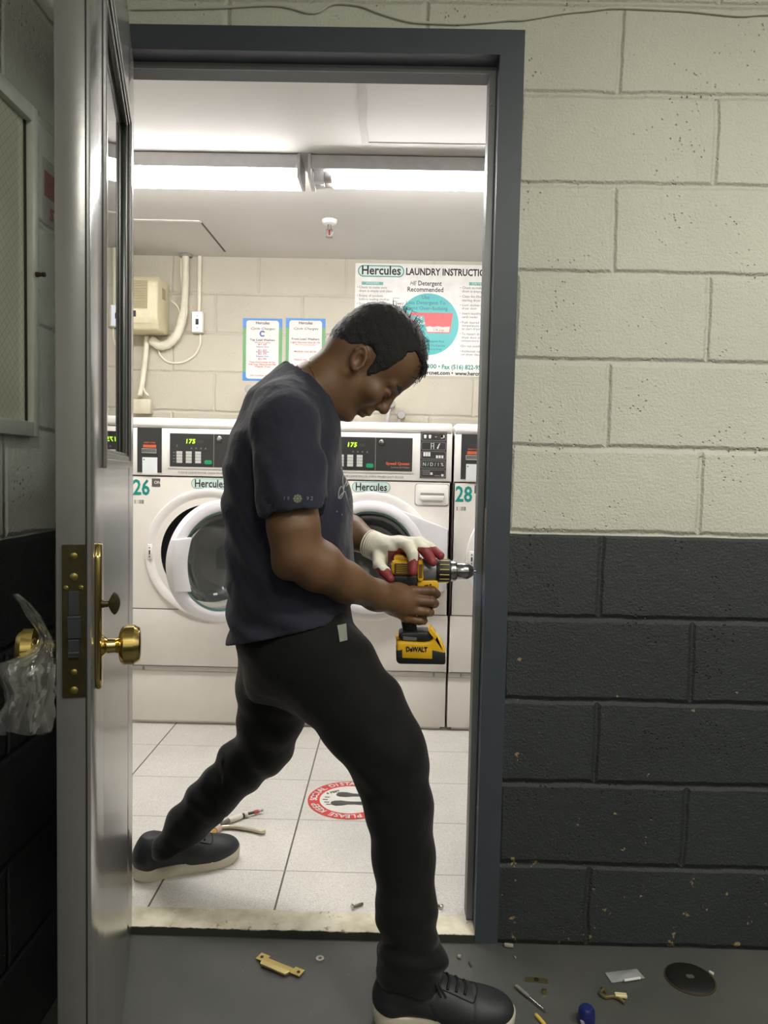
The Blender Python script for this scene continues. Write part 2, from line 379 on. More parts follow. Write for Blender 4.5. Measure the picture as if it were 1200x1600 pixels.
# seam between the face skin and the edge channel
m = MB(); m.bx(DW-.0002, DW+.0006, -.0065, -.0045, DZ0, DZ1); m.build('edge_seam', mat('seam_black', (18, 18, 18), .8), slab)
def lite_frame(y0, sgn):
    m = MB()
    for (o, i, h) in ((0, .014, .006), (.014, .024, .003), (.024, .030, -.004)):
        ya, yb = y0, y0+sgn*max(h, .0008)
        if h < 0: ya, yb = y0-sgn*.006, y0-sgn*.001
        a, b, c, d = LX0+o, LX1-o, LZ0+o, LZ1-o; tt = i-o
        m.bx(a, a+tt, ya, yb, c, d, .0012, 1); m.bx(b-tt, b, ya, yb, c, d, .0012, 1); m.bx(a+tt*.5, b-tt*.5, ya, yb, c, c+tt, .0012, 1); m.bx(a+tt*.5, b-tt*.5, ya, yb, d-tt, d, .0012, 1)
    return m
lite_frame(0, 1).build('window_frame', M_DOOR2, door); lite_frame(-DT, -1).build('window_frame', M_DOOR2, door)
def glass_mat(name, tint=(.86, .92, .90), rough=.0, mixg=.9):
    t = NT(name); fr_ = t.n('ShaderNodeFresnel'); fr_.inputs[0].default_value = 1.5
    g = t.n('ShaderNodeBsdfGlossy'); g.inputs['Roughness'].default_value = rough; g.inputs['Color'].default_value = (.95, .95, .95, 1)
    tr = t.n('ShaderNodeBsdfTransparent'); tr.inputs[0].default_value = (*tint, 1)
    mx = t.n('ShaderNodeMixShader'); t.l(fr_.outputs[0], mx.inputs[0]); t.l(tr.outputs[0], mx.inputs[1]); t.l(g.outputs[0], mx.inputs[2])
    t.l(mx.outputs[0], t.t.nodes['Material Output'].inputs[0]); return t.m
M_GLASS = glass_mat('window_glass')
m = MB(); m.bx(LX0+.02, LX1-.02, -.016, -.010, LZ0+.02, LZ1-.02); m.build('window_pane', M_GLASS, door)
BRASS = mat('polished_brass', (204, 182, 116), .18, metal=1.0, var=.08)
BRASS_OLD = mat('dull_brass', (64, 59, 38), .42, metal=.75, var=.2, vscale=60)
STEEL = mat('dark_latch_steel', (110, 114, 120), .3, metal=.95)
CHROME = mat('bright_steel', (190, 190, 188), .22, metal=1.0)
# mortise lock face on the free edge
m = MB(); m.box((DW+.0012, -.0203, .952), (.0026, .0285, .199), .0006, 1); lp = m.build('lock_faceplate', BRASS_OLD, door)
for dy, z, r in ((0, 1.037, .0045), (0, 1.010, .005), (0, .886, .004), (0, .862, .005), (-.0095, .996, .0032), (.0085, .996, .0032)):
    m = MB(); m.lathe([(r, 0), (r, .001), (r*.6, .0022), (0, .0024)], (DW+.0025, -.0203+dy, z), 'X', 14); m.build('plate_screw', mat('worn_screw_brass', (120, 108, 60), .4, metal=.8), lp)
m = MB(); m.box((DW+.0028, -.0203, .976), (.0016, .013, .031), .0004, 1); m.build('deadbolt', STEEL, lp)
m = MB(); m.prism([(-.0285, .955), (-.0115, .955), (-.0115, .930), (-.0275, .930)], DW+.002, DW+.006, 'YZ', .0008, 1); m.mi = 0; m.box((DW+.004, -.0203, .957), (.005, .0165, .004), .001, 1); m.build('latch_bolt', STEEL, lp)
m = MB(); m.box((DW+.004, -.0203, .917), (.006, .0135, .024), .001, 1); m.box((DW+.0065, -.0203, .911), (.003, .0135, .004), .001, 1); m.build('auxiliary_latch', STEEL, lp)
# plates, knobs, thumb turn
KX, KZ = .785, .903
def plate(y0, sg):
    m = MB(); pts = [(KX-.024, .862), (KX-.012, .845), (KX+.012, .845), (KX+.024, .862), (KX+.024, 1.030), (KX+.012, 1.047), (KX-.012, 1.047), (KX-.024, 1.030)]
    m.prism(pts, y0, y0+sg*.0075, 'XZ', .003, 2); return m
def knob(y0, sg):
    pf = [(.016, 0), (.014, .003), (.0105, .007), (.0100, .018), (.012, .022), (.018, .0228), (.0235, .025), (.0275, .0295), (.0278, .0430), (.0250, .0480), (.0235, .0500), (.0165, .0515), (0, .0520)]
    m = MB(); m.lathe([(r, sg*h) for r, h in pf], (KX, y0, KZ), 'Y', 8 if False else 28); return m
for y0, sg in ((0, 1), (-DT, -1)):
    p = plate(y0, sg).build('escutcheon_plate', BRASS_OLD if sg < 0 else BRASS, door)
    knob(y0+sg*.007, sg).build('door_knob', BRASS, p, angle=28)
m = MB(); m.lathe([(.006, 0), (.005, .003), (.0045, .008)], (KX, .0075, .962), 'Y', 16)
m.prism([(.0235, .962-.0165), (.0275, .962-.0125), (.0305, .962-.005), (.0312, .962), (.0305, .962+.006), (.0275, .962+.0125), (.0235, .962+.0175), (.0195, .962+.0120), (.0160, .962+.005), (.0152, .962), (.0160, .962-.005), (.0195, .962-.0120)], KX-.0035, KX+.0035, 'YZ', .0022, 2)
m.build('thumb_turn', BRASS_OLD, door)
# clear plastic bag knotted on the outer knob
def plastic():
    t = NT('clear_plastic_film'); n = t.noise(60, 3)
    g = t.n('ShaderNodeBsdfGlossy'); g.inputs['Roughness'].default_value = .12; g.inputs['Color'].default_value = (.9, .9, .88, 1)
    d = t.n('ShaderNodeBsdfDiffuse'); d.inputs[0].default_value = (.6, .6, .58, 1)
    tl = t.n('ShaderNodeBsdfTranslucent'); tl.inputs[0].default_value = (.7, .7, .68, 1)
    tr = t.n('ShaderNodeBsdfTransparent'); tr.inputs[0].default_value = (.97, .97, .96, 1)
    fr_ = t.n('ShaderNodeFresnel'); fr_.inputs[0].default_value = 1.45
    m1 = t.n('ShaderNodeMixShader'); m1.inputs[0].default_value = .5; t.l(d.outputs[0], m1.inputs[1]); t.l(tl.outputs[0], m1.inputs[2])
    m2 = t.n('ShaderNodeMixShader'); m2.inputs[0].default_value = .21; t.l(tr.outputs[0], m2.inputs[1]); t.l(m1.outputs[0], m2.inputs[2])
    m3 = t.n('ShaderNodeMixShader'); t.l(t.math('MULTIPLY', fr_.outputs[0], .75), m3.inputs[0]); t.l(m2.outputs[0], m3.inputs[1]); t.l(g.outputs[0], m3.inputs[2])
    t.l(m3.outputs[0], t.t.nodes['Material Output'].inputs[0]); return t.m
def bag():
    rows = [(24, 928, 5, -.80), (38, 942, 8, -.795), (52, 962, 11, -.79), (64, 980, 9, -.785), (70, 992, 9, -.782), (70, 1006, 12, -.784), (62, 1022, 20, -.80), (48, 1038, 40, -.815), (42, 1058, 44, -.82), (46, 1080, 36, -.82), (42, 1098, 34, -.82), (36, 1124, 42, -.815), (38, 1146, 40, -.81)]
    nu = 64; V = []; F = []
    for k in range(len(rows)-1):
        for s in range(5):
            t = s/5; r = [a*(1-t)+b*t for a, b in zip(rows[k], rows[k+1])]; V.append(r)
    V.append(rows[-1]); verts = []
    for i, (cx, cy, hw, Y) in enumerate(V):
        for j in range(nu):
            a = 2*PI*j/nu
            fold = .22*math.sin(5*a+i*.16)+.16*math.sin(9*a-i*.1+1)+.08*math.sin(17*a+i*.3)
            r = hw*(1+fold*.6); dep = (.012+hw*.00045)*(1+fold)
            p = W(cx+r*math.cos(a), cy+2.5*math.sin(3*a+i*.2)*(hw/30), Y+dep*math.sin(a)); p[0] = max(p[0], WALL_L+.012)
            verts.append(p)
    for i in range(len(V)-1):
        for j in range(nu): F.append((i*nu+j, i*nu+(j+1) % nu, (i+1)*nu+(j+1) % nu, (i+1)*nu+j))
    L = W(70, 1005, -.79); me = bpy.data.meshes.new('plastic_bag'); me.from_pydata([tuple(v-L) for v in verts], [], F)
    o = finish('plastic_bag', me, plastic(), None, True, 25); o.location = L
    tag(o, 'crumpled clear plastic bag tied around the outer brass knob of the open door', 'plastic bag')
bag()

# ------------------------------------------------------------------ framed wired glass panel and sticker on the left wall
XW = WALL_L
def on_left(x, y): 
    d = ray(x, y); t = (XW-CAM[0])/d[0]; return CAM+d*t
cab = thing('glazed_wall_panel', 'pale framed wired glass panel mounted on the dark left wall', 'wall panel', (XW, -.62, 1.22))
y1, z0, z1 = -.330, 1.206, 1.821; y0 = -.92
M_PALE = mat('pale_frame_paint', (206, 205, 196), .4, bump=.08)
m = MB()
for a, b, c, d in ((y0+.021, y1-.021, z1-.030, z1), (y0+.021, y1-.021, z0, z0+.028), (y1-.022, y1, z0, z1), (y0, y0+.022, z0, z1)): m.bx(XW, XW+.018, a, b, c, d, .002)
f_ = m.build('panel_frame', M_PALE, cab)
m = MB(); m.bx(XW+.002, XW+.006, y1-.029, y1-.021, z0+.026, z1-.028); m.build('glazing_bead', mat('black_bead', (16, 15, 16), .5), f_)
def wired():
    t = NT('wired_glass'); X, Y, Z = t.sep(t.coord())
    a = t.math('MULTIPLY', t.math('ADD', Y, Z), 1/.018); b = t.math('MULTIPLY', t.math('SUBTRACT', Y, Z), 1/.018)
    la = t.sstep(t.math('PINGPONG', a, .5), .045, .02); lb = t.sstep(t.math('PINGPONG', b, .5), .045, .02)
    f = t.math('MULTIPLY', t.math('MAXIMUM', la, lb), .7)
    c = t.ramp(t.noise(3.0, 2), [(.35, lin((196, 190, 174))), (.65, lin((224, 217, 200)))])
    return t.fin(t.mix(f, c, lin((140, 135, 122))), .06, 0.0, None, Specular_IOR_Level=.9)
m = MB(); m.bx(XW+.001, XW+.004, y0+.02, y1-.02, z0+.026, z1-.028); m.build('wired_glass_pane', wired(), cab)
m = MB(); q = on_left(48, 432); m.lathe([(.005, 0), (.005, .003), (.0034, .011), (.0045, .012), (.0045, .017), (0, .0175)], (XW+.018, y1-.011, q[2]), 'X', 16); m.build('panel_latch', mat('dark_bronze', (70, 62, 52), .4, metal=.8), cab)
m = MB(); m.bx(XW, XW+.0015, -.277, -.130, 1.631, 1.759); st = solo('warning_sticker', m, mat('sticker_grey', (178, 172, 170), .4), 'small faded sticker with red STEEL lettering on the left wall', 'sticker', (XW, -.20, 1.69))
m = MB(); m.text('STEEL', Matrix.Translation((XW+.0022, -.205, 1.655)) @ Matrix.Rotation(PI/2, 4, 'Z') @ Matrix.Rotation(PI/2, 4, 'X'), .034, bold=.03); m.bx(XW+.001, XW+.002, -.272, -.136, 1.685, 1.735)
m.build('red_print', mat('faded_red_print', (150, 104, 102), .5), st)

# ------------------------------------------------------------------ washers
WHITE = mat('washer_white', (240, 234, 227), .32, var=.015, Coat_Weight=.25, Coat_Roughness=.12)
WHITE2 = mat('washer_white_plastic', (241, 237, 233), .34, var=.01)
LILAC = mat('washer_door_plastic', (238, 235, 240), .3, var=.01)
GAP = mat('gap_dark', (50, 47, 44), .8)
DARKPANEL = mat('console_black', (50, 50, 50), .32, var=.05)
BLACKRUB = mat('black_rubber', (24, 25, 27), .45)
DRUM = mat('drum_steel', (165, 167, 168), .36, metal=.9, bump=.15, bscale=160)
TEAL = mat('teal_print', (22, 140, 130), .45); BLACKP = mat('black_print', (26, 24, 26), .5); GREYP = mat('grey_print', (140, 138, 136), .5)
WHITEP = mat('white_print', (226, 226, 224), .5); ORANGE = mat('orange_print', (206, 96, 62), .5); GREENB = mat('green_button', (30, 150, 96), .4)
TEALRING = mat('teal_trim', (96, 150, 140), .35); KEYS = mat('keypad_grey', (196, 196, 190), .45); LED = emit('green_led', (170, 255, 40), 1.6)
STICKW = mat('sticker_white', (226, 228, 230), .45); PALETEAL = mat('pale_teal_print', (120, 186, 176), .45)
def door_glass_mat():
    t = NT('washer_door_glass'); fr_ = t.n('ShaderNodeFresnel'); fr_.inputs[0].default_value = 1.52
    g = t.n('ShaderNodeBsdfGlossy'); g.inputs['Roughness'].default_value = .03
    d = t.n('ShaderNodeBsdfDiffuse'); d.inputs[0].default_value = (.20, .21, .21, 1)
    tr = t.n('ShaderNodeBsdfTransparent'); tr.inputs[0].default_value = (.80, .82, .81, 1)
    m1 = t.n('ShaderNodeMixShader'); m1.inputs[0].default_value = .20; t.l(tr.outputs[0], m1.inputs[1]); t.l(d.outputs[0], m1.inputs[2])
    m2 = t.n('ShaderNodeMixShader'); t.l(t.math('MULTIPLY_ADD', fr_.outputs[0], 1.2, .03), m2.inputs[0]); t.l(m1.outputs[0], m2.inputs[1]); t.l(g.outputs[0], m2.inputs[2])
    t.l(m2.outputs[0], t.t.nodes['Material Output'].inputs[0]); return t.m
M_DGLASS = door_glass_mat()
ZC = .757    # door centre above the washer's own base
def badge(m_fill, parent, x, z, y, w_, h_, base=None):
    m = MB(); m.prism(rrect(x-w_/2, x+w_/2, z-h_/2, z+h_/2, h_*.49, 8), y-.0008, y, 'XZ'); b = m.build('brand_badge', PALETEAL, parent)
    return b
def washer(cx, number, open_door, label):
    R = thing('washing_machine', label, 'washing machine', (cx, 1.4, FLOOR2+.002), 0, 'front load washers in a row', local=True)
    w2, D_, H_ = .3420, .60, 1.335
    m = MB(); m.bx(-w2, w2, .012, D_, .014, .236, .003); m.bx(-w2+.02, w2-.02, .03, D_-.02, 0, .014); bp = m.build('base_plinth', WHITE, R)
    m = MB(); m.bx(-w2+.0, w2, .006, .02, .238, .258, .002); tr_ = m.build('plinth_trim_strip', mat('trim_strip_grey', (200, 196, 190), .4), bp)
    for xx in (-w2+.05, w2-.058):
        m = MB(); m.bx(xx, xx+.008, .002, .008, .240, .256, .001); m.build('trim_clip', GREYP, bp)
    # cabinet
    m = MB(); m.bx(-w2, -w2+.004, .003, D_, .26, 1.30); m.bx(w2-.004, w2, .003, D_, .26, 1.30); m.bx(-w2, w2, D_-.004, D_, .26, 1.30)
    m.bx(-w2, w2, 0, .02, .262, .5085, .003); m.ring_hole(-w2, w2, .513, 1.083, 0, ZC, .212, 0)
    m.bx(-w2, w2, .003, .02, .505, .516); m.bx(-w2, -w2+.006, 0, .02, .513, 1.083); m.bx(w2-.006, w2, 0, .02, .513, 1.083)
    cab = m.build('cabinet', WHITE, R)
    m = MB(); m.bx(-w2+.004, w2-.004, .0012, .004, .5088, .5128); m.build('panel_seam', mat('seam_grey', (112, 108, 104), .7), cab)
    m = MB(); m.bx(-w2, w2, -.006, D_, 1.293, H_, .013, 3); m.build('lid', WHITE2, R)
    m = MB(); m.bx(-w2, w2, -.004, .30, 1.088, 1.2905, .004, 2); con = m.build('control_console', WHITE2, R)
    y = -.0045
    # card reader
    m = MB(); m.bx(-.3135, -.2085, y-.002, y, 1.1, 1.291, .001, 1); m.build('card_reader_panel', DARKPANEL, con)
    m = MB(); m.bx(-.288, -.232, y-.0028, y-.0018, 1.207, 1.219); m.text('INSERT CARD', FRONT(-.26, 1.2275, y-.0022), .008, bold=.02); m.build('orange_card_print', ORANGE, con)
    m = MB(); m.bx(-.294, -.229, y-.0055, y-.002, 1.182, 1.2035, .001, 1); m.build('card_slot', CHROME, con)
    m = MB(); m.bx(-.291, -.232, y-.0062, y-.005, 1.187, 1.200); m.build('card_slot_mouth', mat('slot_grey', (96, 96, 96), .4), con)
    m = MB(); m.bx(-.291, -.227, y-.003, y-.0015, 1.094, 1.165); m.build('white_card_sticker', STICKW, con)
    m = MB(); m.bx(-.287, -.281, y-.0036, y-.0025, 1.152, 1.158); m.build('sticker_mark', TEAL, con)
    # display panel
    m = MB(); m.bx(-.182, .182, y-.003, y, 1.120, 1.279, .003, 2); m.build('display_surround', WHITE2, con)
    m = MB(); m.bx(-.173, .173, y-.0042, y-.0025, 1.128, 1.270, .0005, 1); m.build('display_panel', DARKPANEL, con)
    yy = y-.0046
    m = MB(); m.bx(.0145, .0165, yy-.0006, yy, 1.128, 1.270); m.bx(-.173, -.1715, yy-.0006, yy, 1.128, 1.270); m.build('display_dividers', GREYP, con)
    m = MB(); m.text('175', FRONT(-.086, 1.236, yy), .026, bold=.02, shear=.12, space=1.15); m.build('price_digits', LED, con)
    m = MB(); m.bx(-.06, -.03, yy-.0003, yy, 1.23, 1.242); m.build('dim_digits', mat('dim_segment', (66, 64, 62), .4), con)
    m = MB()
    for i in range(3):
        x = -.132+.040*i
        for j in range(4): m.bx(x-.012, x+.013, yy-.0012, yy, 1.144+.0128*j, 1.1555+.0128*j, .0005, 1)
    m.build('keypad', KEYS, con)
    m = MB()
    for i, ch in enumerate('wwdd'): m.text('A', FRONT(-.080+.020*i, 1.207, yy), .012)
    for i in range(4): m.bx(-.160, -.150, yy-.0004, yy, 1.148+.013*i, 1.150+.013*i)
    m.text('1', FRONT(-.142, 1.216, yy), .016); m.build('panel_legends', GREYP, con)
    m = MB(); m.prism(rrect(-.024, .008, 1.140, 1.158, .007), yy-.002, yy, 'XZ', .0008, 1); m.build('start_button', GREENB, con)
    m = MB(); m.lathe([(.0105, 0), (.0105, -.004), (.008, -.0055), (.003, -.0055), (.003, -.0045), (0, -.0045)], (.040, yy, 1.250), 'Y', 20); m.build('service_lock', CHROME, con)
    m = MB(); m.text('Speed Queen', FRONT(.162, 1.160, yy), .0165, 'RIGHT', bold=.035, xscale=1.12); m.build('maker_name', ORANGE, con)
    m = MB(); m.text('Commercial Washer', FRONT(.162, 1.144, yy), .0095, 'RIGHT', bold=.02); m.build('maker_subtitle', GREYP, con)
    m = MB(); m.text('PLEASE LEAVE DOOR OPEN WHEN NOT IN USE', FRONT(.0, 1.103, y-.0005), .011, width=.275); m.build('door_notice', GREYP, con)
    # instruction panel
    m = MB(); m.bx(.2065, .3185, y-.002, y, 1.101, 1.297, .001, 1); m.build('instruction_panel', DARKPANEL, con)
    m = MB(); yi = y-.0026; zs = [1.101+.0392*k for k in range(6)]
    for k in range(5):
        a, b = zs[k]+.003, zs[k+1]-.003
        o_ = rrect(.210, .315, a, b, .007, 4); i_ = rrect(.2115, .3135, a+.0015, b-.0015, .006, 4)
        for q in range(len(o_)):
            q2 = (q+1) % len(o_); t = bmesh.new()
            t.faces.new([t.verts.new((p[0], yi, p[1])) for p in (o_[q], o_[q2], i_[q2], i_[q])]); m.add(t)
    m.build('instruction_outlines', GREYP, con)
    m = MB()
    r5 = (zs[4]+zs[5])/2; r4 = (zs[3]+zs[4])/2; r3 = (zs[2]+zs[3])/2; r2 = (zs[1]+zs[2])/2; r1 = (zs[0]+zs[1])/2
    def sq(x, z, a, b): m.bx(x-a, x+a, yi-.0004, yi+.0002, z-b, z+b)
    for x in (.226, .246, .297): m.prism([(x-.006, r5+.006), (x-.003, r5+.008), (x+.003, r5+.008), (x+.006, r5+.006), (x+.004, r5-.007), (x-.004, r5-.007)], yi-.0004, yi+.0002, 'XZ')
    sq(.2715, r5, .004, .001); sq(.300, r5+.002, .008, .006)
    sq(.252, r4, .0015, .013); sq(.263, r4, .0015, .013); sq(.2575, r4+.011, .006, .001); sq(.2575, r4, .006, .001)
    m.prism([(.276, r4-.010), (.282, r4-.012), (.287, r4+.004), (.291, r4+.012), (.286, r4+.011), (.280, r4-.001)], yi-.0004, yi+.0002, 'XZ')
    for i in range(3): sq(.224+.0105*i, r3+.004, .0042, .009)
    for i in range(3): sq(.278+.0115*i, r3-.006, .0042, .006)
    m.text('N / D / 1 %', FRONT(.2625, r2, yi), .021, width=.088)
    sq(.256, r1, .005, .005); sq(.303, r1-.006, .005, .005)
    m.build('instruction_icons', WHITEP, con)
    m = MB()
    for j in range(3):
        for i in range(5): m.bx(.218+.0068*i, .2225+.0068*i, yi-.0004, yi+.0002, r1-.004+.007*j-.002, r1-.004+.007*j+.002)
    for i in range(4): m.bx(.270+.0065*i, .2745+.0065*i, yi-.0004, yi+.0002, r1-.010, r1-.006)
    m.build('instruction_fine_print', GREYP, con)
    # lower front: badge, number, drawer
    y = 0.0
    m = MB(); m.prism(rrect(-.082, .082, 1.035, 1.080, .0215, 8), -.0009, 0, 'XZ'); bd = m.build('brand_badge', TEALRING, R)
    m = MB(); m.prism(rrect(-.0795, .0795, 1.0375, 1.0775, .0195, 8), -.0013, -.0008, 'XZ'); m.build('badge_field', mat('badge_pale', (206, 224, 218), .45), bd)
    m = MB(); m.text('Hercules', FRONT(0, 1.0565, -.0016), .047, bold=.016, width=.134); m.build('badge_lettering', BLACKP, bd)
    m = MB(); m.text(number, FRONT(-.297, 1.0325, -.0006), .092, bold=.022, width=.072); m.build('machine_number', TEAL, R)
    m = MB()
    for x, q in ((-.325, .002), (-.320, .0008), (-.311, .0012), (-.303, .003), (-.296, .002), (-.290, .0035)): m.bx(x-q, x+q, -.0005, .0003, .965, .982)
    m.build('small_decal', GREYP, R)
    m = MB(); m.bx(-.252, -.216, -.0008, .0003, 1.040, 1.075); dk = m.build('dark_decal', mat('decal_grey', (92, 86, 84), .5), R)
    m = MB(); m.text('ON', FRONT(-.228, 1.058, -.001), .018, bold=.02); m.build('decal_print', WHITEP, dk)
    m = MB(); o_ = rrect(.190, .332, .985, 1.075, .012, 6); m.prism(o_, -.004, .001, 'XZ', .003, 2); dr = m.build('detergent_drawer', WHITE2, R)
    m = MB(); m.prism([(.212, 1.038), (.312, 1.038), (.314, 1.028), (.21, 1.028)], -.0048, -.003, 'XZ'); m.build('drawer_pull_shadow_slot', mat('drawer_recess', (150, 147, 142), .5), dr)
    m = MB(); m.prism([(.210, 1.026), (.314, 1.026), (.309, 1.006), (.215, 1.006)], -.009, -.003, 'XZ', .002, 2); m.build('drawer_pull', WHITE2, dr)
    m = MB(); o_ = rrect(.187, .335, .982, 1.078, .013, 6); i_ = rrect(.190, .332, .985, 1.075, .012, 6)
    for q in range(len(o_)):
        q2 = (q+1) % len(o_); t = bmesh.new(); t.faces.new([t.verts.new((p[0], -.0006, p[1])) for p in (o_[q], o_[q2], i_[q2], i_[q])]); m.add(t)
    m.build('drawer_gap', mat('drawer_gap_grey', (176, 172, 166), .6), dr)
    # drum, gasket, opening surround
    m = MB(); pf = [(.212, .0), (.208, .02), (.199, .05), (.196, .09)]; m.lathe([(r, h) for r, h in pf], (0, 0, ZC), 'Y', 64, cap=False); m.build('door_gasket', BLACKRUB, R)
    m = MB(); m.lathe([(.196, .085), (.255, .10), (.26, .50), (.24, .53), (0, .535)], (0, 0, ZC), 'Y', 48, cap=False)
    for k in range(3):
        a = k*2*PI/3+.5; m.box((.235*math.cos(a), .3, ZC+.235*math.sin(a)), (.05, .38, .03), .012, 2, Matrix.Rotation(-a, 4, 'Y'))
    m.build('drum', DRUM, R)
    m = MB(); m.lathe([(.281, .0), (.278, -.008), (.270, -.010), (.252, -.004), (.236, .002), (.212, .004)], (0, 0, ZC), 'Y', 72, cap=False); sr = m.build('opening_surround', WHITE2, R)
    m = MB(); m.bx(-.268, -.246, -.0125, -.006, ZC-.030, ZC+.035, .003); m.build('latch_strike', WHITE2, sr)
    SG_ = mat('screw_grey', (90, 88, 84), .4, metal=.6)
    for zz in (.02, -.018):
        m = MB(); m.cyl((-.257, -.013, ZC+zz), .003, .002, 'Y', 10); m.build('latch_screw', SG_, sr)
    m = MB(); m.bx(-.260, -.254, -.0145, -.012, ZC-.008, ZC+.010); m.build('latch_hook', SG_, sr)
    # the door, hinged on the right; local origin on the hinge
    HX = .31
    dm = MB(); pf = [(.190, -.010), (.192, -.030), (.197, -.040), (.206, -.046), (.222, -.047), (.238, -.042), (.243, -.030), (.243, -.012), (.236, -.002), (.19, .0)]
    dm.lathe(pf, (-HX, 0, ZC), 'Y', 72, cap=False)
    # hinge cover wing on the right of the ring
    a0 = 1.05; pts = [(-HX+.241*math.cos(a0), ZC+.241*math.sin(a0))] + [(.020, ZC+.130), (.020, ZC-.130)] + [(-HX+.241*math.cos(-a0), ZC-.241*math.sin(a0))]
    for k in range(1, 12): 
        a = -a0+2*a0*k/12; pts.append((-HX+.226*math.cos(a), ZC+.226*math.sin(a)))
    dm.prism(pts, -.036, -.003, 'XZ', .004, 2)
    d = dm.build('door', LILAC, R)
    m = MB(); m.lathe([(.192, -.028), (.180, -.033), (.168, -.026), (.156, .02), (.132, .065), (.09, .085), (0, .09)], (-HX, 0, ZC), 'Y', 64, cap=False); m.build('door_glass', M_DGLASS, d)
    m = MB(); m.lathe([(.1985, -.0405), (.1975, -.0435), (.190, -.0395), (.1895, -.030)], (-HX, 0, ZC), 'Y', 64, cap=False); m.build('glass_rim', mat('dark_teal_rim', (74, 104, 99), .4), d)
    m = MB(); pts = [(-HX-.232, ZC+.098), (-HX-.158, ZC+.104)] + [(-HX-.158-.018*math.cos(k*PI/16-PI/2)*1.0, ZC+.104-.013*k) for k in range(1, 16)] + [(-HX-.158, ZC-.104), (-HX-.232, ZC-.098), (-HX-.240, ZC)]
    m.prism(pts, -.058, -.030, 'XZ', .004, 2); m.build('door_pull', LILAC, d)
    m = MB(); m.bx(.0205, .0225, -.034, -.004, ZC-.125, ZC+.125); m.build('hinge_edge', GREYP, d)
    m = MB(); m.box((-HX-.05, -.05, ZC-.125), (.018, .002, .008)); m.build('glass_label', WHITEP, d)
    d.location = (HX, -.004, 0)
    d.rotation_euler = (0, 0, open_door)
    return R
washer(-.7758, '26', math.radians(46), 'white washer numbered 26 with its round door swung open')
washer(-.0855, '27', 0.0, 'white washer with its round door shut, behind the drill')
washer(.6085, '28', 0.0, 'white washer numbered 28, mostly hidden behind the door jamb')
# ------------------------------------------------------------------ laundry ceiling: lights, sprinkler
LENS = emit('glowing_lens', (255, 253, 250), TUBE_POWER); TUBE = emit('glowing_tube', (255, 253, 250), TUBE_POWER*1.35)
FIXT = mat('fixture_white', (206, 205, 208), .45)
def light(x0, x1, lens, label, loc):
    R = thing('fluorescent_light', label, 'ceiling light', loc, 0, 'fluorescent ceiling lights')
    m = MB(); m.bx(x0+.008, x1-.008, .862, .992, CEIL-.038 if not lens else CEIL-.045, CEIL, .003)
    m.bx(x0+.006, x1-.006, .853, .862, CEIL-.050, CEIL-.004)
    m.build('light_housing', FIXT, R)
    for x in (x0, x1-.012):
        m = MB(); m.prism([(.850, CEIL-.070), (.846, CEIL-.04), (.850, CEIL), (1.004, CEIL), (1.008, CEIL-.04), (1.004, CEIL-.074), (.99, CEIL-.080), (.864, CEIL-.080)], x, x+.012, 'YZ', .002, 1); m.build('end_cap', FIXT, R)
    if lens:
        m = MB(); m.prism([(.855, CEIL-.050), (.853, CEIL-.066), (.862, CEIL-.076), (.992, CEIL-.076), (1.001, CEIL-.066), (.999, CEIL-.050)], x0+.013, x1-.013, 'YZ', .003, 2); m.build('glowing_lens', LENS, R)
    else:
        for yv in (.896, .942):
            m = MB(); m.cyl(((x0+x1)/2+.02, yv, CEIL-.063), .0195, x1-x0-.13, 'X', 20); tb = m.build('fluorescent_tube', TUBE, R)
            for x in (x0+.068, x1-.028): m = MB(); m.cyl((x, yv, CEIL-.063), .0190, .028, 'X', 20, .003); m.build('tube_end', mat('tube_end_grey', (176, 172, 170), .4), tb)
            for x in (x0+.035, x1-.006): m = MB(); m.box((x, yv, CEIL-.060), (.036, .03, .045), .003); m.build('lamp_holder', FIXT, R)
light(-1.572, -.338, True, 'wide glowing fluorescent fitting with a diffuser, left of the other', (-.95, .95, CEIL))
light(-.312, .92, False, 'fluorescent fitting with a bare tube, right of the one with a diffuser', (.3, .95, CEIL))
S = FL(515, 344, CEIL)
R = thing('fire_sprinkler', 'small white and red fire sprinkler hanging from the ceiling', 'sprinkler', S)
x, y = S[0], S[1]
m = MB(); m.lathe([(.034, 0), (.034, -.006), (.028, -.016), (.016, -.02), (0, -.02)], (x, y, CEIL), 'Z', 28); m.build('escutcheon', mat('sprinkler_white', (226, 224, 222), .4), R)
m = MB(); m.cyl((x, y, CEIL-.030), .009, .024, 'Z', 16); m.tube([(x-.011, y, CEIL-.04), (x-.014, y, CEIL-.055), (x-.003, y, CEIL-.07)], .0028, 8); m.tube([(x+.011, y, CEIL-.04), (x+.014, y, CEIL-.055), (x+.003, y, CEIL-.07)], .0028, 8); m.cyl((x, y, CEIL-.041), .013, .004, 'Z', 16)
m.build('sprinkler_yoke', mat('sprinkler_metal', (150, 144, 140), .35, metal=.7), R)
m = MB(); m.cyl((x, y, CEIL-.055), .003, .024, 'Z', 10); m.build('heat_bulb', mat('red_bulb', (150, 30, 26), .2), R)
m = MB(); m.lathe([(.004, 0), (.017, -.002), (.017, -.004), (0, -.004)], (x, y, CEIL-.070), 'Z', 16); m.build('deflector', mat('sprinkler_metal', (150, 144, 140)), R)

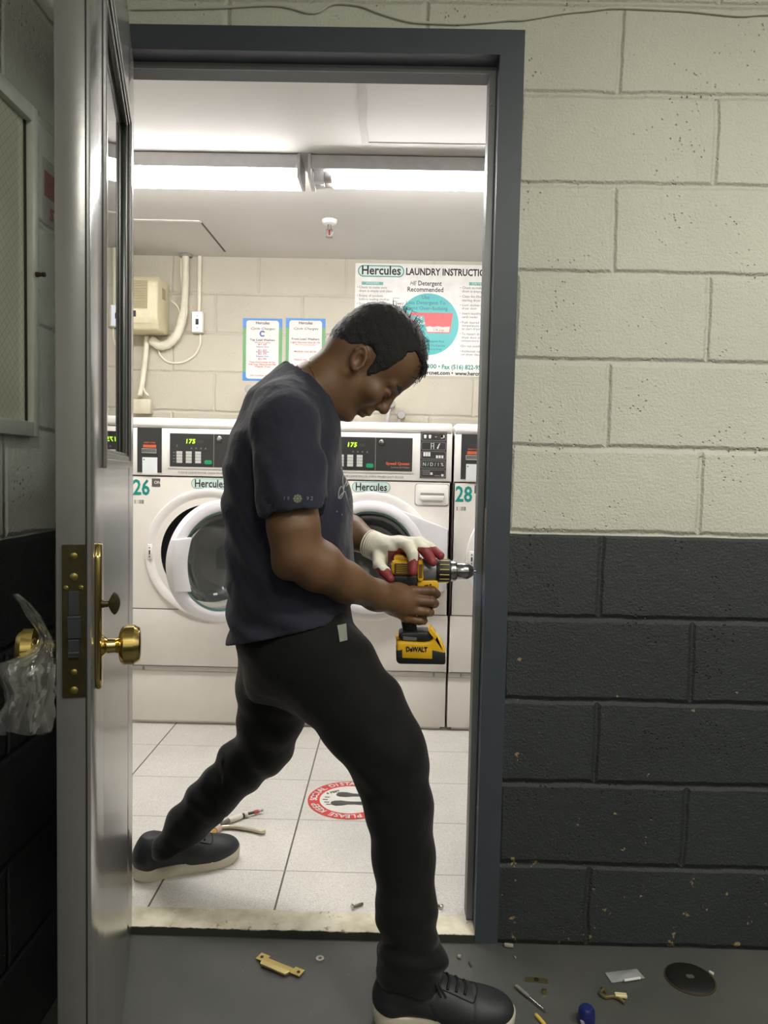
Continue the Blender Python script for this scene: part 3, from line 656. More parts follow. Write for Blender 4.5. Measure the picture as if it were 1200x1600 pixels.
# ------------------------------------------------------------------ back wall: air conditioner, pipes, switches
BY = BACK_Y
CREAM = mat('aged_cream_plastic', (214, 205, 172), .42, var=.04)
CREAMP = mat('cream_pipe_paint', (230, 224, 206), .5, bump=.1, bscale=60)
ax1 = W(265, 480, BY)[0]; zb, zt = W(240, 524, BY-.19)[2]+.004, W(235, 430, BY-.19)[2]
zt = 2.10; zb = 1.832
AC = thing('air_conditioner', 'cream wall air conditioner with a slatted grille above the left washer', 'air conditioner', (ax1-.4, BY, zb))
x0 = ax1-.80; yf = BY-.20
m = MB(); m.prism([(BY-.001, zb), (BY-.17, zb), (yf, zb+.05), (yf, zt-.035), (BY-.165, zt-.002), (BY-.06, zt), (BY-.001, zt)], x0, ax1, 'YZ', .012, 3); m.build('housing', CREAM, AC)
m = MB(); n = 17
for i in range(n): m.box(((x0+.05+ax1-.05)/2, yf-.001, zb+.105+i*.0078), (ax1-x0-.10, .006, .0042), .0008, 1)
m.build('grille', mat('grille_cream', (196, 187, 154), .5), AC)
m = MB(); m.bx(x0+.05, ax1-.05, yf-.0004, yf+.004, zb+.100, zb+.236); m.build('grille_recess', mat('grille_recess_tan', (150, 142, 116), .7), AC)
m = MB(); m.prism([(yf+.008, zb+.030), (yf-.002, zb+.056), (yf-.004, zb+.088), (yf+.004, zb+.090), (yf+.014, zb+.034)], x0+.05, ax1-.03, 'YZ', .001, 1); m.build('louvre_flap', mat('flap_cream', (222, 214, 184), .4), AC)
m = MB(); m.bx(ax1-.132, ax1-.105, yf-.0055, yf-.003, zb+.058, zb+.088); m.build('black_vent_gap', BLACKRUB, AC)
m = MB(); m.box((ax1-.125, BY-.11, zt+.0005), (.10, .06, .001)); m.build('top_sticker', STICKW, AC)
m = MB(); m.box((ax1+.0006, BY-.10, zt-.075), (.001, .05, .055)); m.build('side_label', mat('label_tan', (176, 168, 140), .5), AC)
def P(*pts): return bez([tuple(W(x, y, BY-.03)) for x, y in pts], 7)
T = thing('insulated_pipe', 'thick cream lagged pipe dropping from the ceiling and curling under the air conditioner', 'pipe', tuple(W(290, 405, BY-.03)))
pa = P((290, 399), (290, 430), (289, 460), (286, 490), (279, 518), (266, 535), (250, 540), (236, 531))
rr = [.0175]*22 + [.0235]*(len(pa)-22)
rr = [r*(1+.05*math.sin(i*1.9)) for i, r in enumerate(rr)]
m = MB(); m.tube(pa, rr, 18); m.build('lagging', mat('lagging_wrap', (226, 220, 202), .55, bump=.5, bscale=45, bdist=.006), T)
m = MB(); m.cyl((pa[0][0], BY-.03, CEIL-.006), .034, .01, 'Z', 20); m.build('ceiling_collar', mat('collar_grey', (150, 146, 138), .6), T)
m = MB(); m.tube(P((283, 404), (283, 430), (287, 462), (292, 482), (290, 500)), .0045, 8); m.tube(P((268, 470), (279, 482), (281, 500), (276, 520), (266, 530)), .0035, 8); m.build('strapped_wires', CREAMP, T)
m = MB(); m.tube(P((230, 526), (227, 560), (222, 600), (218, 618)), .0135, 12); dp = solo('drain_pipe', m, CREAMP, 'slanting cream drain pipe below the air conditioner', 'pipe', tuple(W(228, 530, BY-.03)))
m = MB(); m.tube(P((223, 602), (226, 612), (232, 618)), .006, 8); m.build('pipe_stub', CREAMP, dp)
m = MB(); q = W(226, 637, BY); m.bx(q[0]-.045, q[0]+.045, BY-.05, BY, q[2]-.035, q[2]+.04, .004)
solo('junction_box', m, mat('translucent_cover', (214, 206, 184), .3), 'pale box on the wall at the foot of the drain pipe', 'electrical box', (q[0], BY, q[2]))
def switch(px, py, label):
    q = W(px, py, BY); R = thing('wall_switch', label, 'light switch', (q[0], BY, q[2]), 0)
    x, z = q[0], q[2]
    m = MB(); m.bx(x-.030, x+.030, BY-.035, BY, z-.055, z+.055, .006); m.build('switch_box', CREAMP, R)
    m = MB(); m.bx(x-.027, x+.027, BY-.038, BY-.035, z-.052, z+.052, .001, 1); pl = m.build('metal_cover', mat('cover_metal', (196, 202, 212), .35, metal=.4), R)
    m = MB(); m.bx(x-.0075, x+.0075, BY-.044, BY-.037, z-.014, z+.014, .001, 1); m.box((x, BY-.046, z-.006), (.006, .012, .012), .001); m.build('toggle', BLACKRUB, R)
    for zz in (.03, -.03): m = MB(); m.cyl((x, BY-.0385, z+zz), .004, .002, 'Y', 10); m.build('cover_screw', GREYP, R)
    return x, z
sx, sz = switch(311, 505, 'metal covered light switch right of the air conditioner pipe')
m = MB(); m.tube([(sx+.004, BY-.012, CEIL-.001), (sx+.003, BY-.012, sz+.056)], .0105, 14); solo('conduit', m, CREAMP, 'straight cream conduit from the ceiling down to the light switch', 'conduit', (sx, BY-.012, CEIL))
m = MB(); m.tube(bez([tuple(W(x, y, BY-.0065)) for x, y in ((313, 522), (312, 540), (303, 556), (285, 566), (264, 566), (251, 556), (247, 545))], 7), .005, 10)
solo('flexible_cable', m, CREAMP, 'thin cream cable looping from the light switch back to the air conditioner', 'cable', tuple(W(285, 560, BY-.0065)))
switch(165, 505, 'light switch on the back wall left of the air conditioner, seen only as a reflection') if False else None
# posters
BLUE = mat('poster_blue', (70, 134, 206), .4); GREEN = mat('poster_green', (104, 160, 106), .4); PAPER = mat('poster_paper', (226, 222, 220), .45)
REDP = mat('red_print', (196, 72, 72), .5); BLUEP = mat('blue_print', (96, 120, 190), .5); DKP = mat('charcoal_print', (62, 58, 60), .5)
def poster(xa, xb, za, zb_, label, kind):
    x = (xa+xb)/2; R = thing('price_poster', label, 'poster', (x, BY, za), 0, 'cycle charge posters')
    w_ = xb-xa; h = zb_-za; y = BY-.0015
    m = MB(); m.bx(xa, xb, y, BY, za, zb_); m.build('poster_sheet', BLUE, R)
    m = MB(); m.bx(xa, xb, y-.0003, y, za+h*.14, za+h*.85); m.build('green_band', GREEN, R)
    m = MB(); m.prism(rrect(xa+w_*.085, xb-w_*.085, za+h*.035, zb_-h*.035, w_*.07), y-.0008, y-.0002, 'XZ'); m.build('white_panel', PAPER, R)
    yy = y-.0012; L = lambda f: zb_-h*f
    m = MB(); m.text('Hercules', FRONT(x, L(.075), yy), h*.062, bold=.02)
    m.text('Cycle Charges', FRONT(x, L(.165), yy), h*.052, shear=.35, width=w_*.62)
    if kind == 0:
        m.text('Top Load Washers', FRONT(x, L(.345), yy), h*.046, bold=.02, width=w_*.64); m.text('Normal Cycle', FRONT(x, L(.385), yy), h*.03, width=w_*.4); m.text('NO CHARGE FOR USE', FRONT(x, L(.915), yy), h*.032, width=w_*.6)
    else:
        m.text('Front Load Washers', FRONT(x, L(.33), yy), h*.046, bold=.02, width=w_*.70)
    m.build('dark_print', DKP, R)
    m = MB()
    if kind == 0:
        for f, s in ((.415, '$1.25'), (.51, '$1.50'), (.565, '$1.75'), (.645, '$2.00')): m.text(s, FRONT(x, L(f), yy), h*.034, bold=.02, width=w_*.22)
        m.text('These Prices Include All Tax', FRONT(x, L(.70), yy), h*.034, bold=.02, width=w_*.66); m.text('Add Soap When Drum Fills', FRONT(x, L(.735), yy), h*.034, bold=.02, width=w_*.70); m.text('Thank You', FRONT(x, L(.77), yy), h*.034, bold=.02, width=w_*.4)
    else:
        m.text('Light Normal Hot $1.75', FRONT(x, L(.385), yy), h*.036, bold=.02, width=w_*.74); m.text('All Temperatures', FRONT(x, L(.42), yy), h*.028, width=w_*.5); m.text('Medium Hot $2.00', FRONT(x, L(.53), yy), h*.036, bold=.02, width=w_*.56); m.text('Heavy Hot $2.25', FRONT(x, L(.66), yy), h*.036, bold=.02, width=w_*.56)
    m.build('red_print', REDP, R)
    if kind == 0:
        m = MB()
        for f, s in ((.455, 'Warm Hot'), (.535, 'Heavy Warm'), (.605, 'Heavy Hot')): m.text(s, FRONT(x, L(f), yy), h*.034, bold=.02, width=w_*.32)
        t = bmesh.new()
        m.tube([(x+w_*.06*math.cos(a*.5+.6), yy, L(.245)+w_*.06*math.sin(a*.5+.6)) for a in range(11)], .004, 6); m.build('blue_print', BLUEP, R)
a = W(380, 497, BY); b = W(440, 596, BY); poster(a[0], b[0], b[2], a[2], 'blue and green price poster for top load washers, left one of two', 0)
a = W(447, 497, BY); b = W(507, 596, BY); poster(a[0], b[0], b[2], a[2], 'blue and green price poster for front load washers, partly behind the man', 1)
# the big laundry sign
a = W(555.5, 411, BY); b = W(750, 589, BY); xa, zt_, zb_ = a[0], a[2], b[2]; xb = xa+.80
SG = thing('laundry_sign', 'large white laundry instruction sign with a teal circle on the back wall', 'sign', ((xa+xb)/2, BY, zb_))
y = BY-.003
m = MB(); m.bx(xa, xb, y, BY, zb_, zt_, .001, 1); m.build('sign_board', mat('sign_white', (236, 234, 232), .35), SG)
yy = y-.0005
def sx_(px, py=500): return W(px, py, BY)[0]
def sz_(py, px=650): return W(px, py, BY)[2]
m = MB(); c = (sx_(669, 507), sz_(507, 669)); m.lathe([(.158, 0), (0, 0)], (c[0], yy, c[1]), 'Y', 64, cap=False); 
def teal_grad():
    t = NT('sign_teal'); return t.fin(lin((70, 178, 180)), .35)
m.build('teal_disc', teal_grad(), SG)
m = MB(); x1_, x2_, za_, zb2 = sx_(558), sx_(630), sz_(434), sz_(416)
m.prism(rrect(x1_, x2_, za_, zb2, .028, 8), yy-.0008, yy, 'XZ'); lg = m.build('logo_outline', mat('logo_teal', (70, 150, 140), .4), SG)
m = MB(); m.prism(rrect(x1_+.005, x2_-.005, za_+.005, zb2-.005, .024, 8), yy-.0012, yy-.0004, 'XZ'); m.build('logo_field', mat('logo_pale', (214, 228, 224), .45), lg)
m = MB(); m.text('Hercules', FRONT((x1_+x2_)/2, (za_+zb2)/2+.002, yy-.0014), .064, bold=.02, width=(x2_-x1_)*.84)
m.build('logo_lettering', BLACKP, lg)
def line(m, s, px, py, size, align='LEFT', bold=.0, wpx=None, shear=0.0):
    q = W(px, py, BY); m.text(s, FRONT(q[0], q[2], yy-.0003), size, align, bold, width=(wpx/297. if wpx else None), shear=shear)
m = MB()
line(m, 'LAUNDRY INSTRUCTIONS', 634, 425, .049, 'LEFT', .028, 136)
m.build('title_lettering', BLACKP, SG); m = MB()
line(m, 'Detergent', 653, 443, .034, 'LEFT', .012, 36); line(m, 'Recommended', 664.5, 453, .034, 'CENTER', .012, 55); line(m, 'HE', 645, 443, .03, 'CENTER', .0, 10, .3)
m.build('detergent_lettering', BLACKP, SG); m = MB()
line(m, 'service@hercnet.com', 703, 583.3, .028, 'RIGHT', .03, 78); line(m, '•', 706.5, 583.3, .028, 'CENTER', .03); line(m, 'www.hercnet.com', 711, 583.8, .028, 'LEFT', .03, 62)
m.build('web_lettering', BLACKP, SG)
m = MB(); line(m, '(516) 822-9300', 682, 573, .032, 'RIGHT', .025, 64); line(m, '•', 686, 573, .03, 'CENTER', .03); line(m, 'Fax (516) 822-9540', 690, 573.6, .032, 'LEFT', .025, 69); m.build('teal_lettering', TEAL, SG)
m = MB()
q = W(582, 443, BY); m.bx(q[0]-.056, q[0]+.056, yy-.0004, yy, q[2]-.008, q[2]+.008); q = W(748, 444, BY); m.bx(q[0]-.05, q[0]+.056, yy-.0004, yy, q[2]-.008, q[2]+.008); m.build('heading_bars', mat('heading_teal', (110, 178, 170), .5), SG)
m = MB(); q = W(582, 443, BY); m.text('WASHERS', FRONT(q[0], q[2], yy-.0006), .014, width=.07); q = W(748, 444, BY); m.text('DRYERS', FRONT(q[0], q[2], yy-.0006), .014, width=.07); m.build('heading_lettering', WHITEP, SG)
m = MB()
lt = [(449, 'Check to make sure'), (454.5, 'drum is empty and clean'), (462, 'Empty all pockets'), (467.5, 'before loading clothes'), (474.5, 'Sort clothes according'), (480, 'to fabric and colour'), (488, 'Measure detergent'), (495, 'and load the drum'), (503, 'Close the door firmly'), (510, 'Insert laundry card')]
for py, s in lt: line(m, s, 561, py, .0175)
rt = [(450, 'Check to make sure'), (455.5, 'drum is empty and clean'), (463.5, 'Clean lint filter before'), (469.5, 'starting dryer'), (477, 'Load clothes and close'), (482, 'dryer door'), (490, 'Insert laundry card in'), (495.5, 'card reader'), (504, 'Push desired'), (509, 'temperature setting'), (514, 'to start dryer'), (522, 'To restart dryer close'), (527.5, 'dryer door and push'), (532.5, 'temperature setting'), (541, 'Do not overload'), (549, 'Additional instructions'), (554, 'on dryer decal')]
for i, (py, s) in enumerate(rt): line(m, s, 722 - (py-450)*.012, py, .0175)
for py in (449, 462, 474.5): line(m, '•', 557.5, py, .0175)
for py in (450, 463.5, 477, 490, 504, 522, 541, 549): line(m, '•', 718, py, .0175)
m.build('fine_print', mat('fine_grey_print', (120, 114, 112), .5), SG)
m = MB(); line(m, 'Use', 665, 465, .026, 'CENTER', .0); line(m, 'Less Detergent To', 665, 473.5, .026, 'CENTER', .0, 60); line(m, 'Prevent Over-Sudsing.', 664, 482, .026, 'CENTER', .0, 72)
line(m, 'Use Menos Detergente Para', 694, 534, .016, 'RIGHT'); line(m, 'Evitar Exceso De Espuma.', 696.5, 540.5, .016, 'RIGHT'); line(m, 'Llene la taza a la linea', 690, 546, .016, 'RIGHT')
m.build('disc_lettering', mat('disc_dark_teal', (40, 104, 110), .5), SG)
def px2(*pts): return [(W(x, y, BY)[0], W(x, y, BY)[2]) for x, y in pts]
m = MB(); m.prism(px2((641, 488.5), (708, 489.5), (703, 521), (667, 520.5), (661.5, 494), (641, 493)), yy-.0012, yy, 'XZ'); m.build('measuring_cup', mat('cup_red', (214, 90, 96), .4), SG)
m = MB(); m.prism(px2((665.6, 511), (672, 510), (676, 511.3), (684, 510), (692, 511.5), (703, 510.5), (701.5, 519.5), (668, 519)), yy-.0017, yy-.001, 'XZ'); m.build('cup_powder', PAPER, SG)
m = MB(); line(m, '1/4 cup', 685, 516, .020, 'CENTER'); 
m.bm.verts.ensure_lookup_table()
for v in m.bm.verts: v.co.y -= .0016
m.build('cup_lettering', mat('cup_print', (186, 110, 104), .5), SG)
m = MB(); line(m, 'Fill', 652, 498, .022, 'LEFT', .02); line(m, 'Line', 653, 505, .022, 'LEFT', .02); m.build('white_lettering', WHITEP, SG)

# ------------------------------------------------------------------ water valves behind the washers
HOSE = mat('grey_hose', (176, 174, 172), .4)
def valve(px, py, label, hand=True):
    q = W(px, py, BY-.06); R = thing('water_valve', label, 'valve', (q[0], BY, q[2]), 0, 'water valves behind the washers'); x, z = q[0], q[2]
    m = MB(); m.cyl((x, BY-.03, z), .011, .06, 'Y', 14); m.cyl((x, BY-.06, z), .016, .034, 'Z', 14, .003); m.lathe([(.022, 0), (.022, -.006), (0, -.008)], (x, BY, z), 'Y', 18); m.build('brass_body', mat('valve_brass', (168, 140, 84), .35, metal=.9), R)
    m = MB(); m.tube(bez([(x, BY-.06, z-.015), (x-.012, BY-.07, z-.05), (x-.02, BY-.07, z-.12), (x-.02, BY-.07, z-.3)], 6), .012, 12); m.build('supply_hose', HOSE, R)
    m = MB(); m.lathe([(.019, 0), (.022, -.004), (.019, -.009), (0, -.009)], (x, BY-.088, z), 'Y', 14); m.cyl((x, BY-.08, z), .005, .03, 'Y', 10); m.build('valve_handle', mat('valve_grey', (170, 168, 166), .35, metal=.5), R)
valve(627, 649, 'round handled water valve with hose behind the middle washer')
valve(611, 632, 'brass water valve with a grey hose beside the nose of the man')
valve(391, 609, 'brass water valve with a grey hose behind the back of the man')

# ------------------------------------------------------------------ round floor sticker
fc = Vector((-.118, .715, FLOOR2)); rs = .145
FS = thing('floor_sticker', 'round red and white floor sticker with shoe prints about social distance', 'floor sticker', fc)
m = MB(); m.cyl((fc.x, fc.y, FLOOR2+.0008), rs, .001, 'Z', 64); m.build('red_disc', mat('sticker_red', (206, 66, 62), .4), FS)
m = MB(); m.lathe([(rs*.72, 0), (0, 0)], (fc.x, fc.y, FLOOR2+.0016), 'Z', 64, cap=False); m.build('white_disc', mat('sticker_pale', (232, 230, 224), .4), FS)
# the top of the sticker points to -X
def arc_text(m, s, mid_deg, rad, size, step):
    n = len(s)
    for i, ch in enumerate(s):
        if ch == ' ': continue
        a = math.radians(mid_deg) - (i-(n-1)/2)*step
        p = Vector((math.cos(a)*rad, math.sin(a)*rad, 0)); m.text(ch, Matrix.Translation(fc+p+Vector((0, 0, .0020))) @ Matrix.Rotation(a-PI/2, 4, 'Z'), size, bold=.02)
m = MB(); arc_text(m, '■ PLEASE KEEP SOCIAL DISTANCE', 184, rs*.855, .034, .150); m.build('white_lettering', WHITEP, FS)
def sole(dx, dy, s):
    pts = [(-.066, .0), (-.060, .016), (-.045, .022), (-.025, .019), (-.005, .011), (.02, .009), (.045, .012), (.062, .008), (.066, 0), (.062, -.010), (.045, -.014), (.02, -.012), (-.005, -.013), (-.03, -.018), (-.05, -.016), (-.062, -.010)]
    return [(fc.x+dx+x, fc.y+dy+s*y) for x, y in bez([(a, b, 0) for a, b in pts], 3) for _ in [0]] if False else [(fc.x+dx+a*.95, fc.y+dy+s*b) for a, b in pts]
m = MB(); m.prism(sole(.012, .034, 1), FLOOR2+.0017, FLOOR2+.0022, 'XY'); m.prism(sole(-.002, -.030, -1), FLOOR2+.0017, FLOOR2+.0022, 'XY')
m.text('6 FEET', Matrix.Translation((fc.x-.062, fc.y+.052, FLOOR2+.002)) @ Matrix.Rotation(.5, 4, 'Z'), .018, bold=.02)
for dx, dy in ((-.080, .012), (-.085, -.006), (-.078, -.026), (-.070, -.042)): m.box((fc.x+dx, fc.y+dy, FLOOR2+.0019), (.017, .005, .0006))
m.build('shoe_prints', mat('print_charcoal', (74, 72, 72), .45), FS)

# ------------------------------------------------------------------ tools and litter on the floors
def fl(x, y, z): return Vector(FL(x, y, z))
Z2 = FLOOR2
a, b, c, d, e = [fl(x, y, Z2+.010) for x, y in ((346, 1288), (358, 1282), (378, 1275), (386, 1272), (411, 1266))]
R = thing('screwdriver', 'white handled screwdriver with a red collar lying on the tiles', 'screwdriver', a)
def seg_(m, p, q, r, r2=None, n=14): m.tube([p, p.lerp(q, .1), p.lerp(q, .9), q], [r*.8, r, r2 or r, (r2 or r)*.8], n)
m = MB(); seg_(m, b, c, .0095); seg_(m, c.lerp(d, .35), d, .0095); m.build('handle', mat('handle_white', (236, 230, 218), .35), R)
m = MB(); seg_(m, a, b, .0075); m.build('grey_butt', mat('butt_grey', (110, 104, 96), .5), R)
m = MB(); seg_(m, c, d, .0075); seg_(m, d, d.lerp(e, .45), .0045); m.build('shaft', mat('shaft_dark', (70, 62, 58), .4), R)
m = MB(); seg_(m, d.lerp(e, .42), d.lerp(e, .75), .006); m.build('red_collar', mat('collar_red', (190, 88, 78), .4), R)
m = MB(); seg_(m, d.lerp(e, .75), e, .004); m.build('tip', CHROME, R)
pts = [fl(x, y, Z2+.008) for x, y in ((338, 1297), (346, 1293), (360, 1292), (378, 1294), (396, 1297), (408, 1300), (414, 1299))]
m = MB(); m.tube(bez(pts, 5), .0095, 12, flat=.6); hv = solo('lever_handle', m, mat('pale_bronze', (196, 186, 164), .3, metal=.5), 'curved pale metal handle lying on the tiles near the man\'s back shoe', 'handle', pts[3])
m = MB(); seg_(m, fl(336, 1298, Z2+.009), fl(344, 1294, Z2+.009), .0105); m.build('socket', mat('socket_pink', (196, 168, 150), .45), hv)
m = MB(); pts = [fl(332+4*math.sin(i*1.7), 1298+i*1.1, Z2+.008+.006*abs(math.sin(i*1.3))) for i in range(14)]; m.tube(bez(pts, 4), .0055, 8); m.ell(fl(327, 1311, Z2+.012), (.014, .02, .012))
solo('tan_rag', m, mat('tan_wood', (206, 162, 92), .7, bump=.5, bscale=90), 'yellow tan knotted scrap beside the laces of the back shoe', 'scrap', fl(330, 1305, Z2))
def screw(p, q, r, label, cat='screw', mt=None, g=None):
    R = thing('loose_screw', label, cat, p, 0, g); m = MB(); seg_(m, p, q, r*.45); m.build('shank', mt or mat('screw_steel', (120, 110, 98), .35, metal=.8), R)
    d = (q-p).normalized(); m = MB(); m.tube([p-d*r*.3, p, p+d*r*.5], [r*.8, r, r*.4], 12); m.build('head', mt or CHROME, R)
screw(fl(551, 1417, Z2+.006), fl(567, 1412, Z2+.005), .0085, 'loose screw on the tiles left of the front leg, by the threshold')
screw(fl(690, 1417, Z2+.006), fl(681, 1413, Z2+.005), .0075, 'loose screw on the tiles right of the front leg, by the threshold')
# brass strike on the hall floor
a, b = fl(404, 1494, .004), fl(472, 1522, .004); dv = (b-a); ln = dv.length; Mz = Matrix.Translation((a+b)/2) @ Matrix.Rotation(math.atan2(dv.y, dv.x), 4, 'Z')
R = thing('brass_strike', 'brass strike plate lying on the hall floor before the threshold', 'strike plate', (a+b)/2)
m = MB(); t = bmesh.new(); mm = MB(); h = ln/2
mm.prism([(-h, -.012), (h, -.012), (h, .012), (h-.026, .012), (h-.026, .004), (-h+.026, .004), (-h+.026, .012), (-h, .012)], 0, .002, 'XY'); m.add(mm.bm, Mz); m.build('plate_body', BRASS, R)
m = MB(); mm = MB(); mm.prism([(-h+.018, -.012), (h-.024, -.012), (h-.030, -.026), (-h+.024, -.026)], .001, .006, 'XY', .0006, 1); m.add(mm.bm, Mz); m.build('strike_lip', mat('bright_brass', (232, 214, 150), .25, metal=.9), R)
for xx in (-h+.010, h-.010): m = MB(); mm = MB(); mm.cyl((xx, 0, .0022), .004, .001, 'Z', 12); m.add(mm.bm, Mz); m.build('screw_hole', BLACKRUB, R)
p = fl(500, 1497, .002); m = MB(); m.lathe([(.0045, 0), (.0095, 0), (.0095, .0025), (.0045, .0025), (.0045, 0)], p-Vector((0, 0, .002)), 'Z', 20, cap=False); solo('washer_ring', m, mat('pale_nylon', (190, 184, 172), .5), 'small pale ring washer on the hall floor right of the brass strike', 'washer ring', p)
p = fl(838, 1532, 0); m = MB(); mm = MB(); mm.prism(rrect(-.026, .026, -.008, .008, .004), 0, .002, 'XY'); m.add(mm.bm, Matrix.Translation(p) @ Matrix.Rotation(-.12, 4, 'Z')); R = solo('small_plate', m, mat('tarnished_brass', (128, 118, 86), .35, metal=.8), 'small tarnished plate on the hall floor right of the front shoe', 'metal plate', p)
m = MB(); m.cyl((p.x, p.y, .0024), .006, .001, 'Z', 12); m.build('plate_hole', BLACKRUB, R)
p, q = fl(806, 1540, .006), fl(853, 1580, .006); R = thing('slim_driver', 'thin grey driver rod lying on the hall floor near the shoe toe', 'driver', p)
m = MB(); seg_(m, p, p.lerp(q, .45), .0042); m.build('handle', mat('driver_grey', (120, 118, 112), .4), R); m = MB(); seg_(m, p.lerp(q, .4), q, .002); m.build('blade', CHROME, R)
p, q = fl(837, 1585, .004), fl(852, 1602, .004); m = MB(); seg_(m, p, q, .0042); solo('yellow_stick', m, mat('yellow_wood', (206, 176, 84), .5), 'short yellow stick at the bottom edge below the driver rod', 'stick', p)
p = fl(850, 1549, .004); m = MB(); m.lathe([(.0062, -.003), (.0055, .003), (.002, .004), (0, .004)], p, 'Z', 14); m.cyl(p-Vector((0, 0, .0015)), .004, .005, 'Z', 10); solo('brass_stud', m, BRASS, 'tiny brass stud on the hall floor below the small plate', 'stud', p)
# clear packet, keys-like clips
pk = [fl(x, y, .003) for x, y in ((945, 1519), (995, 1513), (1008, 1528), (956, 1535))]; me = MB(); t = bmesh.new(); N = 8; g = []
for i in range(N+1):
    r_ = []
    for j in range(N+1):
        u, v = i/N, j/N; q = pk[0].lerp(pk[1], u).lerp(pk[3].lerp(pk[2], u), v); q.z = .002+.004*math.sin(PI*u)*math.sin(PI*v)*(1+.5*math.sin(9*u+5*v)); r_.append(t.verts.new(q))
    g.append(r_)
for i in range(N):
    for j in range(N): t.faces.new((g[i][j], g[i+1][j], g[i+1][j+1], g[i][j+1]))
me.add(t); 
R = solo('clear_packet', me, mat('packet_film', (150, 152, 156), .18), 'small clear plastic packet on the hall floor left of the drain cover', 'packet', pk[0])
m = MB(); a_, b_ = fl(975, 1532, .006), fl(1000, 1528, .006); m.tube([a_, b_], .003, 8); m.build('folded_edge', mat('packet_edge', (214, 214, 210), .2), R)
p = fl(962, 1554, .004); m = MB(); m.tube(bez([fl(x, y, .005) for x, y in ((943, 1545), (938, 1552), (946, 1558), (958, 1557), (968, 1561), (976, 1567))], 5), .0035, 8); m.tube([fl(941, 1542, .004), fl(948, 1551, .004)], .003, 8)
R = solo('bent_clip', m, mat('clip_brass', (150, 136, 92), .35, metal=.8), 'bent brass clip on the hall floor below the clear packet', 'clip', p)
m = MB(); q = fl(970, 1555, .008); m.box(q, (.026, .012, .006), .001, 1, Matrix.Rotation(-.1, 4, 'Z')); m.build('bright_tab', mat('tab_pale', (214, 204, 158), .3), R)
p = fl(915, 1596, .0)
R = thing('blue_marker', 'dark blue cap at the bottom edge right of the yellow stick', 'cap', p)
m = MB(); m.lathe([(.017, 0), (.018, .012), (.0165, .03), (.012, .036), (0, .038)], (p.x, p.y-.005, 0), 'Z', 24); m.build('cap_shell', mat('deep_blue', (26, 36, 96), .35), R)
m = MB(); m.cyl((p.x-.012, p.y-.017, .012), .004, .012, 'Y', 10); m.build('pale_dot', mat('dot_grey', (150, 150, 156), .4), R)
# drain cover
p = fl(1078, 1530, 0); R = thing('floor_drain_cover', 'round black cover plate on the hall floor by the charcoal wall', 'drain cover', p)
m = MB(); m.lathe([(.053, 0), (.053, .003), (.049, .006), (.02, .007), (.012, .0065), (0, .0065)], p, 'Z', 48); m.build('cover_disc', mat('cover_black', (15, 15, 14), .6, bump=.3, bscale=220), R)
m = MB(); m.lathe([(.056, 0), (.056, .002), (.051, .003)], p, 'Z', 48, cap=False); m.build('cover_rim', mat('rim_brown', (84, 74, 48), .5, metal=.5), R)
m = MB(); m.prism(rrect(p.x-.009, p.x+.009, p.y-.006, p.y+.006, .005), .0065, .0075, 'XY'); m.build('centre_slot', mat('slot_worn', (84, 82, 76), .5), R)
p = fl(1115, 1522, .003); q = fl(1108, 1518, .003); m = MB(); seg_(m, p, q, .0035); solo('pale_chip', m, mat('chip_pale', (200, 196, 184), .6), 'pale chip of debris at the edge of the black drain cover', 'chip', p)
# crumbs along the jamb foot
for i, (x, y, L, dx, dy, r) in enumerate(((715, 1494, 'pale paint flake on the hall floor below the threshold end', 5, 1, .0045), (733, 1503, 'thin dark splinter on the hall floor below the jamb foot', 3, 7, .0022), (804, 1494, 'tiny pale flake on the hall floor near the charcoal wall base', 2, 3, .002), (788, 1476, 'grey plaster lump at the foot of the door frame', 14, 2, .005))):
    p, q = fl(x, y, r), fl(x+dx, y+dy, r); m = MB(); seg_(m, p, q, r, n=7)
    solo('debris_chip', m, mat('plaster_grey' if i != 1 else 'splinter_dark', (150, 144, 128) if i != 1 else (60, 54, 46), .8), L, 'debris', p)
# painted cable across the top of the front wall
pts = [W(x, y, -.004) for x, y in ((205, 14), (330, 12), (430, 8), (489, 20), (520, 6), (560, 8), (593, 20), (639, 33), (680, 36), (717, 37), (760, 34), (794, 31), (820, 30), (880, 20), (920, 16), (960, 12), (1024, 14), (1080, 17), (1152, 24), (1200, 22), (1300, 24))]
m = MB(); m.tube(bez(pts, 6), .0030, 8); solo('painted_cable', m, mat('cable_paint', (196, 195, 184), .5), 'thin wavy cable painted over along the top of the front wall', 'cable', pts[6])
